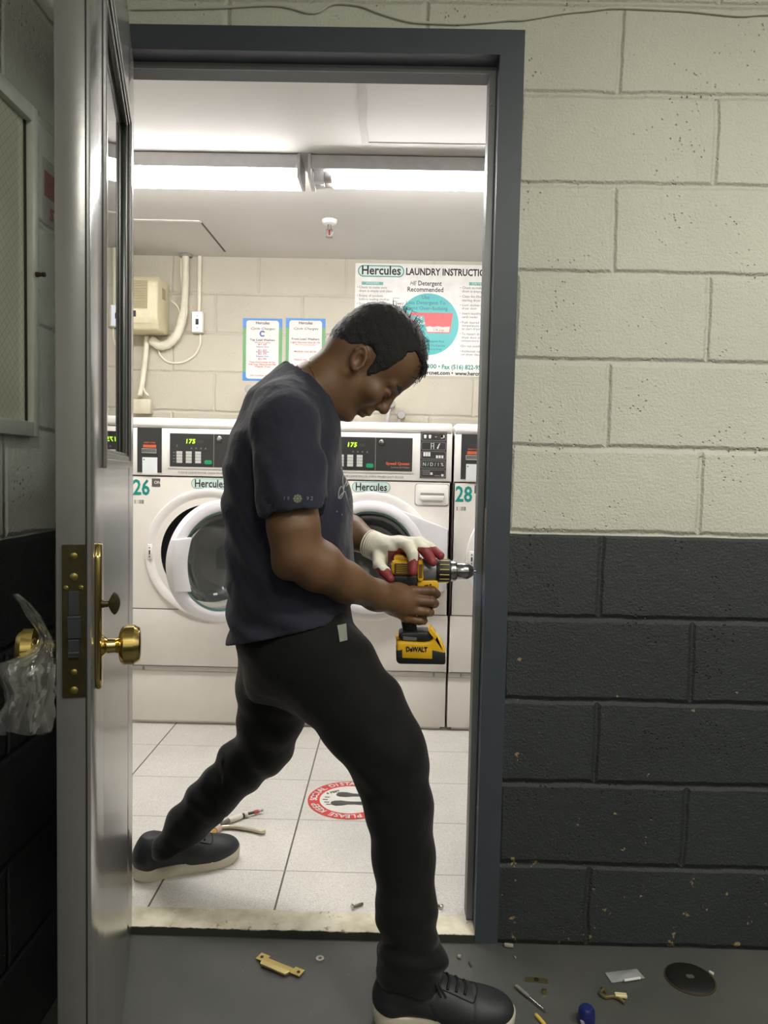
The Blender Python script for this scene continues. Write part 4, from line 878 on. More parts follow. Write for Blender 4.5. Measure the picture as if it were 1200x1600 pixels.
# ------------------------------------------------------------------ sculpting: signed distance shapes turned into one smooth mesh
f32 = np.float32
def V3(p): return np.asarray(p, dtype=f32)
def smin(a, b, k):
    h = np.clip(.5+.5*(b-a)/k, 0, 1); return b+(a-b)*h-k*h*(1-h)
def smax(a, b, k): return -smin(-a, -b, k)
class Sculpt:
    def __init__(s): s.p = []; s.post = None; s.margin = 0.0
    def put(s, fn, c, r, k=.01, op='u'): s.p.append((fn, V3(c), r, k, op)); return s
    def cone(s, a, b, ra, rb, k=.01, op='u', sq=None):
        a, b = V3(a), V3(b); ba = b-a; L2 = float(ba@ba)+1e-12
        def fn(p):
            q = p-a; t = np.clip((q@ba)/L2, 0, 1); d = q-t[..., None]*ba
            return np.sqrt((d*d).sum(-1))-(ra+(rb-ra)*t)
        return s.put(fn, (a+b)/2, math.sqrt(L2)/2+max(ra, rb), k, op)
    def ell(s, c, r, R=None, k=.01, op='u'):
        c = V3(c); r = V3([r]*3 if isinstance(r, (int, float)) else r); R = None if R is None else np.asarray(R, dtype=f32)
        def fn(p):
            q = p-c
            if R is not None: q = q@R.T
            k0 = np.sqrt(((q/r)**2).sum(-1)); k1 = np.sqrt(((q/(r*r))**2).sum(-1))+1e-9
            return k0*(k0-1)/k1
        return s.put(fn, c, float(r.max()), k, op)
    def chain(s, pts, k=.01, kin=.012):
        """pts: [(point, radius)...]; one tapering limb"""
        for i, ((a, ra), (b, rb)) in enumerate(zip(pts, pts[1:])): s.cone(a, b, ra, rb, kin if i else k)
        return s
    def stack(s, rows, zlo, zhi, k=.02, n=2.3):
        """rows [(z, cx, cy, a, b)]: elliptic sections stacked in height"""
        r = np.array(sorted(rows), dtype=f32)
        def fn(p):
            z = p[..., 2]; cx, cy, a, b = (np.interp(z, r[:, 0], r[:, i]).astype(f32) for i in (1, 2, 3, 4))
            x, y = np.abs(p[..., 0]-cx)/a, np.abs(p[..., 1]-cy)/b
            q = (x**n+y**n)**(1/n)+1e-6
            g = np.sqrt((x/a)**2+(y/b)**2)/np.maximum(q, 1e-3)+1e-6
            d = (q-1)/np.clip(g, 1/np.maximum(a, b), 1/np.minimum(a, b))
            return np.maximum(d, np.maximum(z-zhi, zlo-z))
        c = ((r[:, 1].mean()), r[:, 2].mean(), (zlo+zhi)/2)
        return s.put(fn, c, float(max((zhi-zlo)/2, 0)+max(r[:, 3].max(), r[:, 4].max())+.1), k)
    def ev(s, P, blk=None, half=0.0):
        """P (n, m, 3) points in n blocks"""
        D = np.full(P.shape[:2], 1.0, dtype=f32); cen = P.mean(1) if blk is None else blk
        for fn, c, r, k, op in s.p:
            sel = np.where(np.sqrt(((cen-c)**2).sum(-1)) < r+k*2+half+.012)[0]
            if len(sel) == 0: continue
            d = fn(P[sel])
            if op == 'u': D[sel] = smin(D[sel], d, k)
            elif op == 's': D[sel] = smax(D[sel], -d, k)
            else: D[sel] = smax(D[sel], d, k)
        if s.post is not None: D = s.post(P, D)
        return D
    def mesh(s, name, h, lo, hi, relax=2, B=8):
        lo = V3(lo); cell = h*B; n = np.ceil((V3(hi)-lo)/cell).astype(int)
        ii = np.stack(np.meshgrid(*[np.arange(v) for v in n], indexing='ij'), -1).reshape(-1, 3)
        cen = lo+(ii+.5).astype(f32)*f32(cell); half = cell*.87
        keep = []
        for k in range(0, len(cen), 20000):
            c = cen[k:k+20000]; keep.append(np.abs(s.ev(c[:, None, :], c, half)[:, 0]) < half*1.35+s.margin)
        ii = ii[np.concatenate(keep)]
        g = np.stack(np.meshgrid(*[np.arange(B+1)]*3, indexing='ij'), -1).reshape(-1, 3)
        cells = []; corners = []
        off8 = np.array([[i, j, k] for i in (0, 1) for j in (0, 1) for k in (0, 1)])
        for k0 in range(0, len(ii), 600):
            I = ii[k0:k0+600]; P = lo+((I*B)[:, None, :]+g[None]).astype(f32)*f32(h)
            D = s.ev(P, lo+(I+.5).astype(f32)*f32(cell), half).reshape(-1, B+1, B+1, B+1)
            st = np.stack([D[:, a:B+a, b:B+b, c:B+c] for a, b, c in off8], -1)
            ac = (st < 0).any(-1) & (st >= 0).any(-1); w_ = np.argwhere(ac)
            cells.append(I[w_[:, 0]]*B+w_[:, 1:]); corners.append(st[ac])
        cells = np.concatenate(cells); cor = np.concatenate(corners)
        pos = np.zeros((len(cells), 3)); cnt = np.zeros(len(cells))
        for a in range(8):
            for b in range(a+1, 8):
                if np.abs(off8[a]-off8[b]).sum() != 1: continue
                va, vb = cor[:, a], cor[:, b]; m = (va < 0) != (vb < 0); t = va[m]/(va[m]-vb[m])
                pos[m] += off8[a]+(off8[b]-off8[a])*t[:, None]; cnt[m] += 1
        V = lo+(cells+pos/cnt[:, None])*h
        key = lambda c: (c[:, 0]+2).astype(np.int64)*4000000+(c[:, 1]+2)*2000+(c[:, 2]+2)
        K = key(cells); o = np.argsort(K); Ks = K[o]
        def find(c):
            q = key(c); i = np.searchsorted(Ks, q); i = np.minimum(i, len(Ks)-1); ok = Ks[i] == q; return o[i], ok
        F = []
        for ax, (u, v, ci) in enumerate(((1, 2, 4), (2, 0, 2), (0, 1, 1))):
            va, vb = cor[:, 0], cor[:, ci]; m = np.where((va < 0) != (vb < 0))[0]; c = cells[m]
            eu = np.zeros(3, int); eu[u] = 1; ev_ = np.zeros(3, int); ev_[v] = 1
            i1, k1 = find(c-eu); i2, k2 = find(c-eu-ev_); i3, k3 = find(c-ev_); ok = k1 & k2 & k3
            q = np.stack([m, i1, i2, i3], -1)[ok]; fl_ = (va[m] >= 0)[ok]; q[fl_] = q[fl_][:, ::-1]; F.append(q)
        F = np.concatenate(F)
        for _ in range(relax):
            A = np.zeros_like(V); N = np.zeros(len(V))
            for a in range(4):
                np.add.at(A, F[:, a], V[F[:, (a+1) % 4]]); np.add.at(A, F[:, a], V[F[:, a-1]]); np.add.at(N, F[:, a], 2)
            V = V*.5+.5*A/np.maximum(N, 1)[:, None]
        me = bpy.data.meshes.new(name); me.vertices.add(len(V)); me.vertices.foreach_set('co', V.astype(f32).ravel())
        me.loops.add(F.size); me.loops.foreach_set('vertex_index', F.ravel().astype(np.int32))
        me.polygons.add(len(F)); me.polygons.foreach_set('loop_start', np.arange(0, F.size, 4, dtype=np.int32)); 
        me.update(calc_edges=True); me.validate()
        return me, V, F
def wob(p, f, seed=0):
    """cheap smooth noise in -1..1"""
    r = np.random.RandomState(seed); d = np.zeros(p.shape[:-1], dtype=f32)
    for i in range(5):
        v = r.normal(size=3); v = v/np.linalg.norm(v)*f*(.6+.25*i); d += np.sin(p@V3(v)+r.rand()*6.28+1.3*np.sin(p@V3(r.normal(size=3)*f*.5))).astype(f32)
    return d/3.2
def in_poly(x, y, poly):
    """signed distance to a polygon, negative inside"""
    d = np.full(x.shape, 1e9, dtype=f32); ins = np.zeros(x.shape, bool); n = len(poly)
    for i in range(n):
        (ax, ay), (bx_, by_) = poly[i], poly[(i+1) % n]; ex, ey = bx_-ax, by_-ay
        t = np.clip(((x-ax)*ex+(y-ay)*ey)/(ex*ex+ey*ey+1e-12), 0, 1); d = np.minimum(d, (x-ax-t*ex)**2+(y-ay-t*ey)**2)
        c = ((ay > y) != (by_ > y)); xi = ax+(y-ay)/(by_-ay+1e-12)*ex; ins ^= c & (x < xi)
    return np.where(ins, -np.sqrt(d), np.sqrt(d)).astype(f32)

# ------------------------------------------------------------------ the man
SKIN = None
def skin_mat():
    t = NT('skin'); X, Y, Z = t.sep(t.coord())
    n = t.noise(9, 4); col = t.ramp(n, [(.3, lin((97, 69, 47))), (.7, lin((115, 84, 60)))])
    return t.fin(col, .5, 0.0, t.bump(t.noise(260, 3), .12, .0015), Subsurface_Weight=.06, Subsurface_Radius=(.01, .004, .002))
SKIN = skin_mat()
HAIRM = mat('dark_hair', (26, 24, 26), .55, bump=.9, bscale=380, bdist=.006, var=.3, vscale=60)
EC = W(562, 574, -.02); EC[1] = .012        # between the ears
HF = np.array([.60, 0, -.80]); HU = np.array([.80, 0, .60]); HS = np.array([0, 1., 0])
HR = np.stack([HF, HS, HU])                     # rows: forward, side, up
def H(f, s, u): return EC+HF*f+HS*s+HU*u
def head(S, hair=False):
    g = .0
    S.ell(H(-.010, 0, .066), (.104, .076, .098), HR, .01)           # cranium
    S.ell(H(.030, 0, .070), (.070, .064, .072), HR, .02)            # forehead
    S.ell(H(-.055, 0, .015), (.052, .058, .052), HR, .03)           # back of the skull
    S.ell(H(.036, 0, -.012), (.060, .061, .080), HR, .02)           # face
    for s in (-1, 1):
        S.cone(H(-.002, s*.054, -.03), H(.050, s*.026, -.082), .016, .014, .022)     # jaw
        S.ell(H(.066, s*.045, -.008), (.024, .020, .020), HR, .02)                   # cheekbone
        S.cone(H(.089, s*.010, .040), H(.078, s*.044, .038), .0105, .009, .014)       # brow ridge
    S.cone(H(.046, -.02, -.088), H(.046, .02, -.088), .018, .018, .02)
    S.ell(H(.070, 0, -.086), (.018, .022, .017), HR, .014)          # chin
    S.cone(H(.000, 0, -.075), H(.04, 0, -.085), .030, .024, .03)    # under the jaw
    for s in (-1, 1): S.ell(H(.098, s*.034, .019), (.017, .018, .013), HR, .012, 's')   # eye sockets
    S.cone(H(.093, 0, .032), H(.109, 0, -.006), .0075, .0105, .010)  # nose bridge
    S.ell(H(.108, 0, -.012), (.013, .0125, .011), HR, .008)         # nose tip
    for s in (-1, 1):
        S.ell(H(.097, s*.0135, -.016), (.0125, .0075, .009), HR, .006)   # wings
        S.ell(H(.104, s*.006, -.0225), (.0045, .003, .0035), HR, .003, 's')
        S.ell(H(.0835, s*.033, .017), (.0125, .016, .0115), HR, .004)    # lidded eye
        S.cone(H(.0965, s*.022, .0135), H(.0905, s*.045, .0135), .0022, .0018, .003, 's')   # lid crease line
    S.ell(H(.088, 0, -.040), (.012, .026, .016), HR, .012)          # muzzle
    S.ell(H(.094, 0, -.0455), (.0095, .023, .0062), HR, .006)       # upper lip
    S.ell(H(.088, 0, -.0605), (.0100, .020, .0070), HR, .006)       # lower lip
    S.cone(H(.103, -.018, -.0530), H(.103, .018, -.0530), .0030, .0030, .004, 's')
    S.ell(H(.095, 0, -.074), (.008, .02, .005), HR, .012, 's')       # fold above the chin
    for s in (-1, 1):   # ears
        t = np.array([[.85, 0, .53], [0, 1, 0], [-.53, 0, .85]]) @ HR
        c = H(-.011, s*.0755, .008)
        S.ell(c+HS*s*.002, (.0185, .009, .031), t, .008)
        for k in range(9):
            a = 2.6-k*.62; b = a-.62
            if k > 6: break
            pa = c+HS*s*.009+t[0]*math.cos(a)*.0155+t[2]*math.sin(a)*.027; pb = c+HS*s*.009+t[0]*math.cos(b)*.0155+t[2]*math.sin(b)*.027
            S.cone(pa, pb, .0042, .0042, .003)
        S.ell(c+HS*s*.0125+t[0]*.001-t[2]*.003, (.0095, .0095, .0150), t, .003, 's')
        S.ell(c+HS*s*.006-t[2]*.026+t[0]*.002, (.008, .005, .008), t, .004)
        S.cone(c+HS*s*.004+t[0]*.012-t[2]*.006, c+HS*s*.004+t[0]*.012+t[2]*.002, .004, .003, .003)
def Wp(x, y, Y): return W(x, y, Y)
B = Sculpt(); head(B)
# neck and trapezius
B.chain([(H(-.040, .0, .000), .058), (Wp(505, 606, .012), .066), (Wp(470, 634, .012), .080)], .03, .03)
B.chain([(Wp(480, 606, .012), .042), (Wp(448, 634, -.10), .036)], .03)
B.chain([(Wp(480, 606, .012), .042), (Wp(450, 634, .13), .036)], .03)
# trunk and legs under the clothes
def px_row(y, xl, xr, Y, b, shrink=0.0):
    a = W(xl, y, Y); c = W(xr, y, Y); return (float((a[2]+c[2])/2), float((a[0]+c[0])/2), Y, float((c[0]-a[0])/2)-shrink, b-shrink)
TR = [(630, 418, 512, .15), (680, 373, 526, .185), (730, 356, 538, .19), (780, 354, 550, .185), (850, 358, 556, .185), (920, 362, 552, .192), (960, 362, 550, .197), (1010, 362, 548, .200)]
B.stack([px_row(y, a, b, .01, w_, .016) for y, a, b, w_ in TR], W(450, 968, 0)[2], W(450, 640, 0)[2], .03)
LEG_R = [((470, 1012, -.07), .106), ((520, 1060, -.100), .109), ((566, 1120, -.15), .098), ((606, 1182, -.195), .085), ((624, 1260, -.205), .071), ((630, 1340, -.215), .064), ((634, 1420, -.235), .062), ((640, 1500, -.252), .060), ((642, 1550, -.262), .056)]
LEG_L = [((440, 1012, .08), .106), ((430, 1070, .11), .098), ((424, 1120, .13), .084), ((412, 1164, .145), .073), ((382, 1192, .15), .066), ((332, 1246, .155), .0575), ((292, 1293, .16), .0575), ((276, 1326, .165), .054), ((266, 1346, .168), .052)]
def leg(S, L, d=0.0): S.chain([(Wp(*p), r-d) for p, r in L], .03, .02)
leg(B, LEG_R[:-1], .025); leg(B, LEG_L[:-2], .03)
# right arm: shoulder, elbow, wrist, hand round the grip
SH_R, EL_R, WR_R = Wp(446, 668, -.175), Wp(463, 862, -.225), Wp(592, 931, -.055)
B.chain([(SH_R, .062), (Wp(452, 760, -.205), .058), (Wp(459, 826, -.222), .052), (EL_R, .046)], .02, .02)
B.cone(Wp(448, 884, -.225), Wp(470, 874, -.224), .030, .036, .02)
B.chain([(EL_R, .047), (Wp(496, 884, -.195), .052), (Wp(540, 910, -.125), .043), (WR_R, .031)], .02, .02)
B.ell(Wp(586, 930, -.06), (.035, .026, .032), None, .02)
def hand_right(S):
    S.chain([(WR_R, .030), (Wp(612, 936, -.030), .030), (Wp(630, 940, -.012), .029)], .02, .015)
    S.ell(Wp(622, 937, -.018), (.040, .021, .042), None, .015)
    kn = [(645, 923, -.006), (648, 938, -.012), (644, 953, -.011), (636, 966, -.004)]
    md = [(675, 923, -.002), (673, 940, -.006), (666, 956, -.004), (655, 970, .002)]
    t1 = [(682, 928, .020), (679, 943, .020), (672, 957, .020), (662, 970, .024)]
    t2 = [(664, 934, .056), (660, 946, .056), (655, 958, .056), (648, 969, .055)]
    rr = [.0115, .0122, .0115, .0105]
    for k in range(4):
        S.cone(Wp(620, 930+7*k, -.012), Wp(*kn[k]), .0135, rr[k]*1.08, .008)
        S.cone(Wp(*kn[k]), Wp(*md[k]), rr[k]*1.02, rr[k], .0035)
        S.cone(Wp(*md[k]), Wp(*t1[k]), rr[k], rr[k]*.9, .003)
        S.cone(Wp(*t1[k]), Wp(*t2[k]), rr[k]*.9, rr[k]*.75, .003)
        S.ell(Wp(*kn[k])+np.array([.0, -.0045, .002]), (.0105, .0095, .0090), None, .006); S.ell(Wp(*md[k])+np.array([.002, -.0035, .001]), (.0085, .0098, .0085), None, .004)
        S.cone(Wp(604, 932+2.5*k, -.052), Wp(*kn[k])+np.array([-.008, -.007, 0]), .0035, .0045, .012)
    S.chain([(Wp(612, 926, .0), .018), (Wp(618, 918, .045), .0135), (Wp(640, 922, .064), .011), (Wp(654, 926, .066), .0095)], .012, .008)
hand_right(B)
# left arm reaching from behind to the top of the drill
SH_L, EL_L, WR_L = Wp(455, 668, .19), Wp(500, 822, .215), Wp(584, 852, .115)
B.chain([(SH_L, .06), (EL_L, .045), (Wp(545, 832, .165), .044), (WR_L, .029), (Wp(606, 860, .085), .026)], .02, .02)
lo, hi = (-.72, -.40, -.02), (.28, .36, 1.50)
me, BV, BF = B.mesh('person', .003, lo, hi)
ROOT = W(470, 1400, 0); ROOT = Vector((float(W(450, 1000, 0)[0]), -.02, 0))
man = bpy.data.objects.new('person', me); me.transform(Matrix.Translation(-ROOT)); me.materials.append(SKIN); me.shade_smooth(); C.objects.link(man); man.location = ROOT; OFF[man.name] = ROOT
tag(man, 'man in a navy t-shirt and black trousers leaning over a drill in the doorway', 'person')
def child(S, name, h, lo, hi, m, parent=man, **kw):
    me, V, F = S.mesh(name, h, lo, hi, **kw); me.transform(Matrix.Translation(-ROOT)); me.materials.append(m); me.shade_smooth()
    o = bpy.data.objects.new(name, me); C.objects.link(o); o.parent = parent; OFF[o.name] = ROOT; return o, V, F
def hp(P):
    q = (P-V3(EC))@V3(HR).T; return q[..., 0], q[..., 1], q[..., 2]
# hair
HS_ = Sculpt(); head(HS_)
hairline = [(.033, .006), (.040, .030), (.0455, .048), (.047, .084), (.043, .109), (.050, .126), (.078, .124), (.14, .118), (.14, .3), (-.3, .3), (-.3, -.042), (-.10, -.042), (-.085, -.034), (-.062, -.022), (-.045, .010), (-.034, .034), (-.014, .046), (.006, .044), (.015, .030), (.019, .008), (.027, .001)]
def hair_post(P, D):
    f, s, u = hp(P); m = in_poly(f, u, hairline)
    thick = .0048+.0032*np.clip((u-.03)/.05, 0, 1)+.0012*wob(P, 260, 3)+.0008*wob(P, 600, 4)
    thick = thick*np.clip(.35-m/.012, .25, 1)
    return smax(D-thick, m+.0022*wob(P, 400, 5)+.0012*wob(P, 900, 6), .002)
HS_.post = hair_post; HS_.margin = .012
HS_.p = [q for q in HS_.p if True]
def strip_ears(): pass
hair, _, _ = child(HS_, 'hair', .0022, EC-.16, EC+.22, HAIRM)
m = MB()
# fringe strands and stray hairs over the crown
rs_ = np.random.RandomState(4)
for i in range(26):
    s0 = rs_.uniform(-.03, .03); a = H(.062+rs_.uniform(-.008, .008), s0, .137+rs_.uniform(-.006, .006)); b = H(.088+rs_.uniform(-.006, .004), s0*1.05, .126+rs_.uniform(-.006, .006)); c = H(.099+rs_.uniform(-.006, .006), s0*1.1, .106+rs_.uniform(-.008, .012))
    m.tube([tuple(q) for q in (a, b, c)], [.0022, .0019, .0008], 5)
for i in range(120):
    an = rs_.uniform(.1, 2.2); s0 = rs_.uniform(-.05, .05); r0 = .10
    a = H(-.01+.104*math.cos(an)*.97, s0, .066+.098*math.sin(an)*.97); q = H(-.01+(.112+rs_.uniform(0, .006))*math.cos(an+.06), s0*1.1, .066+(.108+rs_.uniform(0, .006))*math.sin(an+.06)); e = H(-.01+(.113+rs_.uniform(0, .008))*math.cos(an-.05), s0*1.1, .066+(.109+rs_.uniform(0, .008))*math.sin(an-.05))
    m.tube([tuple(v) for v in (a, q, e)], [.0009, .0007, .0004], 4)
m.build('hair_strands', HAIRM, hair)
# eyebrows, eyes, lips
E_ = Sculpt()
for s in (-1, 1):
    E_.cone(H(.0985, s*.012, .0425), H(.094, s*.030, .0475), .0046, .0050, .004); E_.cone(H(.094, s*.030, .0475), H(.080, s*.050, .043), .0048, .0030, .004)
E_.post = lambda P, D: D+.0008*wob(P, 700, 8); E_.margin = .004
child(E_, 'eyebrows', .0018, EC-.1, EC+.2, HAIRM)
m = MB()
for s in (-1, 1): m.tube([tuple(H(.0975-.0002*abs(k), s*(.022+.0055*k), .0118-.0006*(k-2)**2*.3)) for k in range(5)], .0014, 6)
m.build('eyelashes', HAIRM, man)
# necklace
pts = []
c0, c1 = Wp(478, 560, .012), Wp(524, 652, .012); ax = (c1-c0); L_ = np.linalg.norm(ax); ax /= L_; mid = (c0+c1)/2
# ------------------------------------------------------------------ clothes
def cloth(name, rgb, rough=.85, wrinkle=.35, ws=9.0):
    t = NT(name); c = lin(rgb); col = t.ramp(t.noise(5, 4), [(.3, tuple(v*.82 for v in c)), (.7, tuple(v*1.18 for v in c))])
    n1 = t.bump(t.noise(ws, 4, rough=.5), wrinkle, .02); n2 = t.bump(t.noise(900, 2), .12, .0008, n1)
    return t.fin(col, rough, 0.0, n2, Sheen_Weight=.12, Sheen_Roughness=.5, Specular_IOR_Level=.2)
SHIRT = cloth('navy_jersey', (43, 43, 57), .85, .6, 11.0); PANTS = cloth('black_trouser_cloth', (12, 12, 13), .8, .4, 7.0)
T = Sculpt()
T.stack([px_row(y, a, b, .01, w_) for y, a, b, w_ in TR], W(450, 1016, 0)[2], W(450, 632, 0)[2], .03)
T.chain([(Wp(476, 616, .012), .074), (Wp(455, 650, .012), .105), (Wp(446, 690, .012), .118)], .04, .05)
T.chain([(Wp(470, 612, .0), .060), (Wp(444, 640, -.11), .062), (Wp(448, 668, -.168), .070)], .04, .03)
T.chain([(Wp(470, 612, .02), .060), (Wp(450, 640, .13), .060), (Wp(455, 668, .188), .068)], .04, .03)
SLV = [(Wp(448, 668, -.170), .074), (Wp(453, 730, -.196), .0745), (Wp(459, 790, -.214), .071), (Wp(462, 830, -.222), .069)]
def sleeve(S, pts, top, direction, hang):
    pts = [(V3(a), r) for a, r in pts]; top = V3(top); dr = V3(direction)
    def fn(p):
        d = None
        for (a, ra), (b, rb) in zip(pts, pts[1:]):
            ba = b-a; q = p-a; t = np.clip((q@ba)/float(ba@ba), 0, 1); e = q-t[..., None]*ba; e = np.sqrt((e*e).sum(-1))-(ra+(rb-ra)*t)
            d = e if d is None else smin(d, e, .02)
        d = d+.0022*wob(p, 26, 41)+.0012*wob(p, 60, 42)
        t = (p-top)@dr+.0025*wob(p, 40, 17)+hang*np.clip((p[..., 0]-top[0]), -1, 1)
        return np.maximum(np.maximum(d, t), -np.maximum(d+.006, -(t+.028)))
    S.put(fn, (pts[0][0]+pts[-1][0])/2, .22, .018)
# creases
neckB, neckF = Wp(446, 574, .012), Wp(525, 648, .012)
nd_ = neckF-neckB; nd_ /= np.linalg.norm(nd_); nn = np.array([-nd_[2], 0, nd_[0]]); nn = nn if nn[2] > 0 else -nn
sl_top = Wp(460, 804.5, -.218); sl_dir = V3(SLV[3][0])-V3(SLV[1][0]); sl_dir = sl_dir/np.linalg.norm(sl_dir)
sleeve(T, SLV, sl_top, sl_dir, 0)
dl_ = Wp(495, 800, .212)-SH_L; dl_ = dl_/np.linalg.norm(dl_)
sleeve(T, [(SH_L, .068), (Wp(480, 760, .205), .066), (Wp(497, 812, .214), .063)], Wp(494, 792, .212), dl_, 0)
hemA, hemB = W(360, 1000, 0), W(562, 962, 0)
def shirt_post(P, D):
    x, y, z = P[..., 0], P[..., 1], P[..., 2]
    # long folds falling from the armpit to the small of the back, and from the shoulder to the belly
    u1 = (x+.30)*.80+(z-1.05)*.52; u2 = (x+.10)*.93-(z-1.0)*.25
    back = np.clip((-.17-x)/.12, 0, 1)*np.clip((1.25-z)/.25, 0, 1)*np.clip((z-.82)/.1, 0, 1)
    front = np.clip((x+.20)/.08, 0, 1)*np.clip((1.28-z)/.1, 0, 1)*np.clip((z-.90)/.1, .0, 1)
    low = np.clip((1.02-z)/.12, 0, 1)
    d = D+.0060*back*np.sin(u1*120+2.2*wob(P, 7, 11))+.0052*front*np.sin(u2*105+2*wob(P, 8, 12))
    d = d+.0050*low*np.sin(((x*.35+z)*62)+2.5*wob(P, 9, 13))+.0022*wob(P, 22, 14)+.0012*wob(P, 48, 15)
    hem = z-(hemA[2]+(x-hemA[0])*(hemB[2]-hemA[2])/(hemB[0]-hemA[0]))-.006*np.sin((x+.25)*9)-.003*wob(P, 25, 16)-.10*np.clip(-y, -.2, .2)
    o = d
    d = smax(d, -hem, .004); d = smax(d, -np.maximum(-(o+.006), -1)*0-1, .001) if False else d
    # hollow at the hem, the cuff and the neck
    d = np.maximum(d, -np.maximum(o+.007, hem-.03))
    # neck opening
    e = P-V3(neckB); n_ = e@V3(nn)-.010+.25*np.clip(np.abs(y-.012)-.03, 0, 1)*.0
    s_ = e@V3(nd_); rad = np.sqrt(((s_-.080)/.086)**2+((y-.012)/.078)**2)
    d = np.where(rad < 1.6, np.maximum(d, n_-np.maximum(rad-1.0, 0)*.30), d)
    d = np.where(rad < 1.3, np.maximum(d, -np.maximum((rad-1)*.06, -(n_+.022))), d)
    return d
T.post = shirt_post; T.margin = .012
shirt, SV, SF = child(T, 't_shirt', .004, (-.48, -.36, .70), (.10, .36, 1.52), SHIRT)
# collar rib
m = MB(); 
pts = []
for k in range(48):
    a = 2*PI*k/48; p = V3(neckB)+nd_*(.080+.083*math.cos(a))+np.array([0, .074*math.sin(a), 0])+nn*.008; pts.append(tuple(p-np.array([0, 0, 0])))
m.tube(pts, .0065, 8, closed=True, flat=1.0); m.build('collar', SHIRT, shirt)
from mathutils.bvhtree import BVHTree
sbvh = BVHTree.FromPolygons([tuple(v) for v in SV.tolist()], SF.tolist())
def drape(mb, direction=(0, 1, 0), lift=.0012):
    """press flat print onto the shirt, from the camera side"""
    dv_ = Vector(direction)
    for v in mb.bm.verts:
        o = v.co-dv_*.3; h_ = sbvh.ray_cast(o, dv_)
        if h_[0] is not None: v.co = h_[0]-dv_*lift
    return mb
PRINT = mat('shirt_print', (150, 150, 148), .7)
m = MB(); c = Wp(465, 779, -.29)
m.text('19', FRONT(c[0]-.022, c[2], c[1]), .0105, space=1.5); m.text('92', FRONT(c[0]+.023, c[2], c[1]), .0105, space=1.5); drape(m, lift=.0015); m.build('sleeve_print', PRINT, shirt)
m = MB()
for i in range(8):
    a = i*PI/4; m.prism([(c[0]+.0085*math.cos(a+t)*r, c[2]+.0085*math.sin(a+t)*r) for t, r in ((-.3, .45), (-.3, 1), (.3, 1), (.3, .45))], c[1], c[1]+.0003, 'XZ')
m.prism([(c[0]+.003*math.cos(a), c[2]+.003*math.sin(a)) for a in np.linspace(0, 6.1, 12)], c[1], c[1]+.0003, 'XZ')
drape(m, lift=.0015); m.build('sleeve_emblem', mat('emblem_olive', (112, 114, 96), .7), shirt)
def stroke(pts, w_=.0013, n=8):
    m = MB(); P_ = [Wp(x, y, -.10) for x, y in pts]; Q = bez(P_, n)
    out = []
    for p in Q:
        h_ = sbvh.ray_cast(Vector(CAM), (Vector(p)-Vector(CAM)).normalized())
        if h_[0] is not None: out.append(h_[0]-(Vector(p)-Vector(CAM)).normalized()*.0008)
    return out
m = MB()
for s_ in ([(528.5, 778), (530, 766), (534, 760), (537, 768), (533, 778), (529, 779)], [(537, 762), (535.5, 750), (537, 742), (540.5, 742), (541, 752), (538, 760), (537, 766)], [(541, 760), (545, 752), (546.5, 744), (544, 741), (541.5, 750), (543, 757), (547, 754)], [(529, 779), (534, 772), (539, 768), (541, 776), (543.5, 786), (548, 800), (551, 806)]):
    o = stroke(s_)
    if len(o) > 2: m.tube(o, .0011, 5)
for x, y in ((533, 731), (526, 798), (534, 803), (544, 812), (547, 814), (552, 813), (546, 779)):
    o = stroke([(x, y), (x+.7, y+2.4)], n=3)
    if len(o) > 1: m.tube(o, .0011, 5)
m.build('chest_script', PRINT, shirt)
# sleeve seam and shoulder seam
m = MB()
o = stroke([(442, 590), (455, 598), (467, 606), (478, 612)], n=4)
# trousers
Q = Sculpt()
leg(Q, LEG_R); leg(Q, LEG_L)
Q.stack([px_row(y, a, b, .005, w_) for y, a, b, w_ in ((940, 376, 544, .150), (975, 374, 554, .166), (1005, 376, 574, .176), (1030, 382, 585, .174), (1062, 384, 560, .14), (1090, 392, 530, .10))], W(450, 1085, 0)[2], W(450, 945, 0)[2], .045)
Q.ell(Wp(642, 1503, -.252), (.070, .070, .034), None, .02)
Q.ell(Wp(638, 1545, -.262), (.066, .068, .036), None, .02)
Q.ell(Wp(668, 1492, -.25), (.040, .05, .020), None, .014)
Q.ell(Wp(282, 1322, .165), (.068, .062, .034), None, .02)
kneeR = V3(Wp(606, 1182, -.195)); kneeL = V3(Wp(405, 1172, .148))
def pants_post(P, D):
    x, y, z = P[..., 0], P[..., 1], P[..., 2]
    d = D+.0022*wob(P, 20, 21)+.0012*wob(P, 45, 22)
    rk = np.sqrt(((P-kneeR)**2).sum(-1)); lk = np.sqrt(((P-kneeL)**2).sum(-1))
    d = d+.0035*np.exp(-(rk/.10)**2)*np.sin((x*.5+z)*95+2*wob(P, 9, 23))
    d = d+.0040*np.exp(-(lk/.13)**2)*np.sin((x*.8+z*.6)*85+2*wob(P, 9, 24))
    d = d+.0035*np.clip((z-.55)/.2, 0, 1)*np.sin((x*.75-z*.65)*60+2.4*wob(P, 8, 25))
    cuffR = (y < 0) & (z < .30); d = np.where(cuffR, d+.0038*np.clip((.26-z)/.1, 0, 1)*(np.sin(z*120+x*40+y*30+3.5*wob(P, 14, 26))+.8*wob(P, 42, 36)), d)
    cuffL = (y > .05) & (x < -.42); d = np.where(cuffL, d+.0032*(np.sin((z*.74+x*.67)*80+y*30+3.5*wob(P, 12, 27))+.9*wob(P, 38, 37)), d)
    cutR = (y < -.05)
    d = np.where(cutR, np.maximum(d, (.088+.015*np.sin(x*40))-z), d)
    d = np.where(~cutR & (z < .30), np.maximum(d, (.120+.45*(x+.59))-z), d)
    return d
Q.post = pants_post; Q.margin = .012
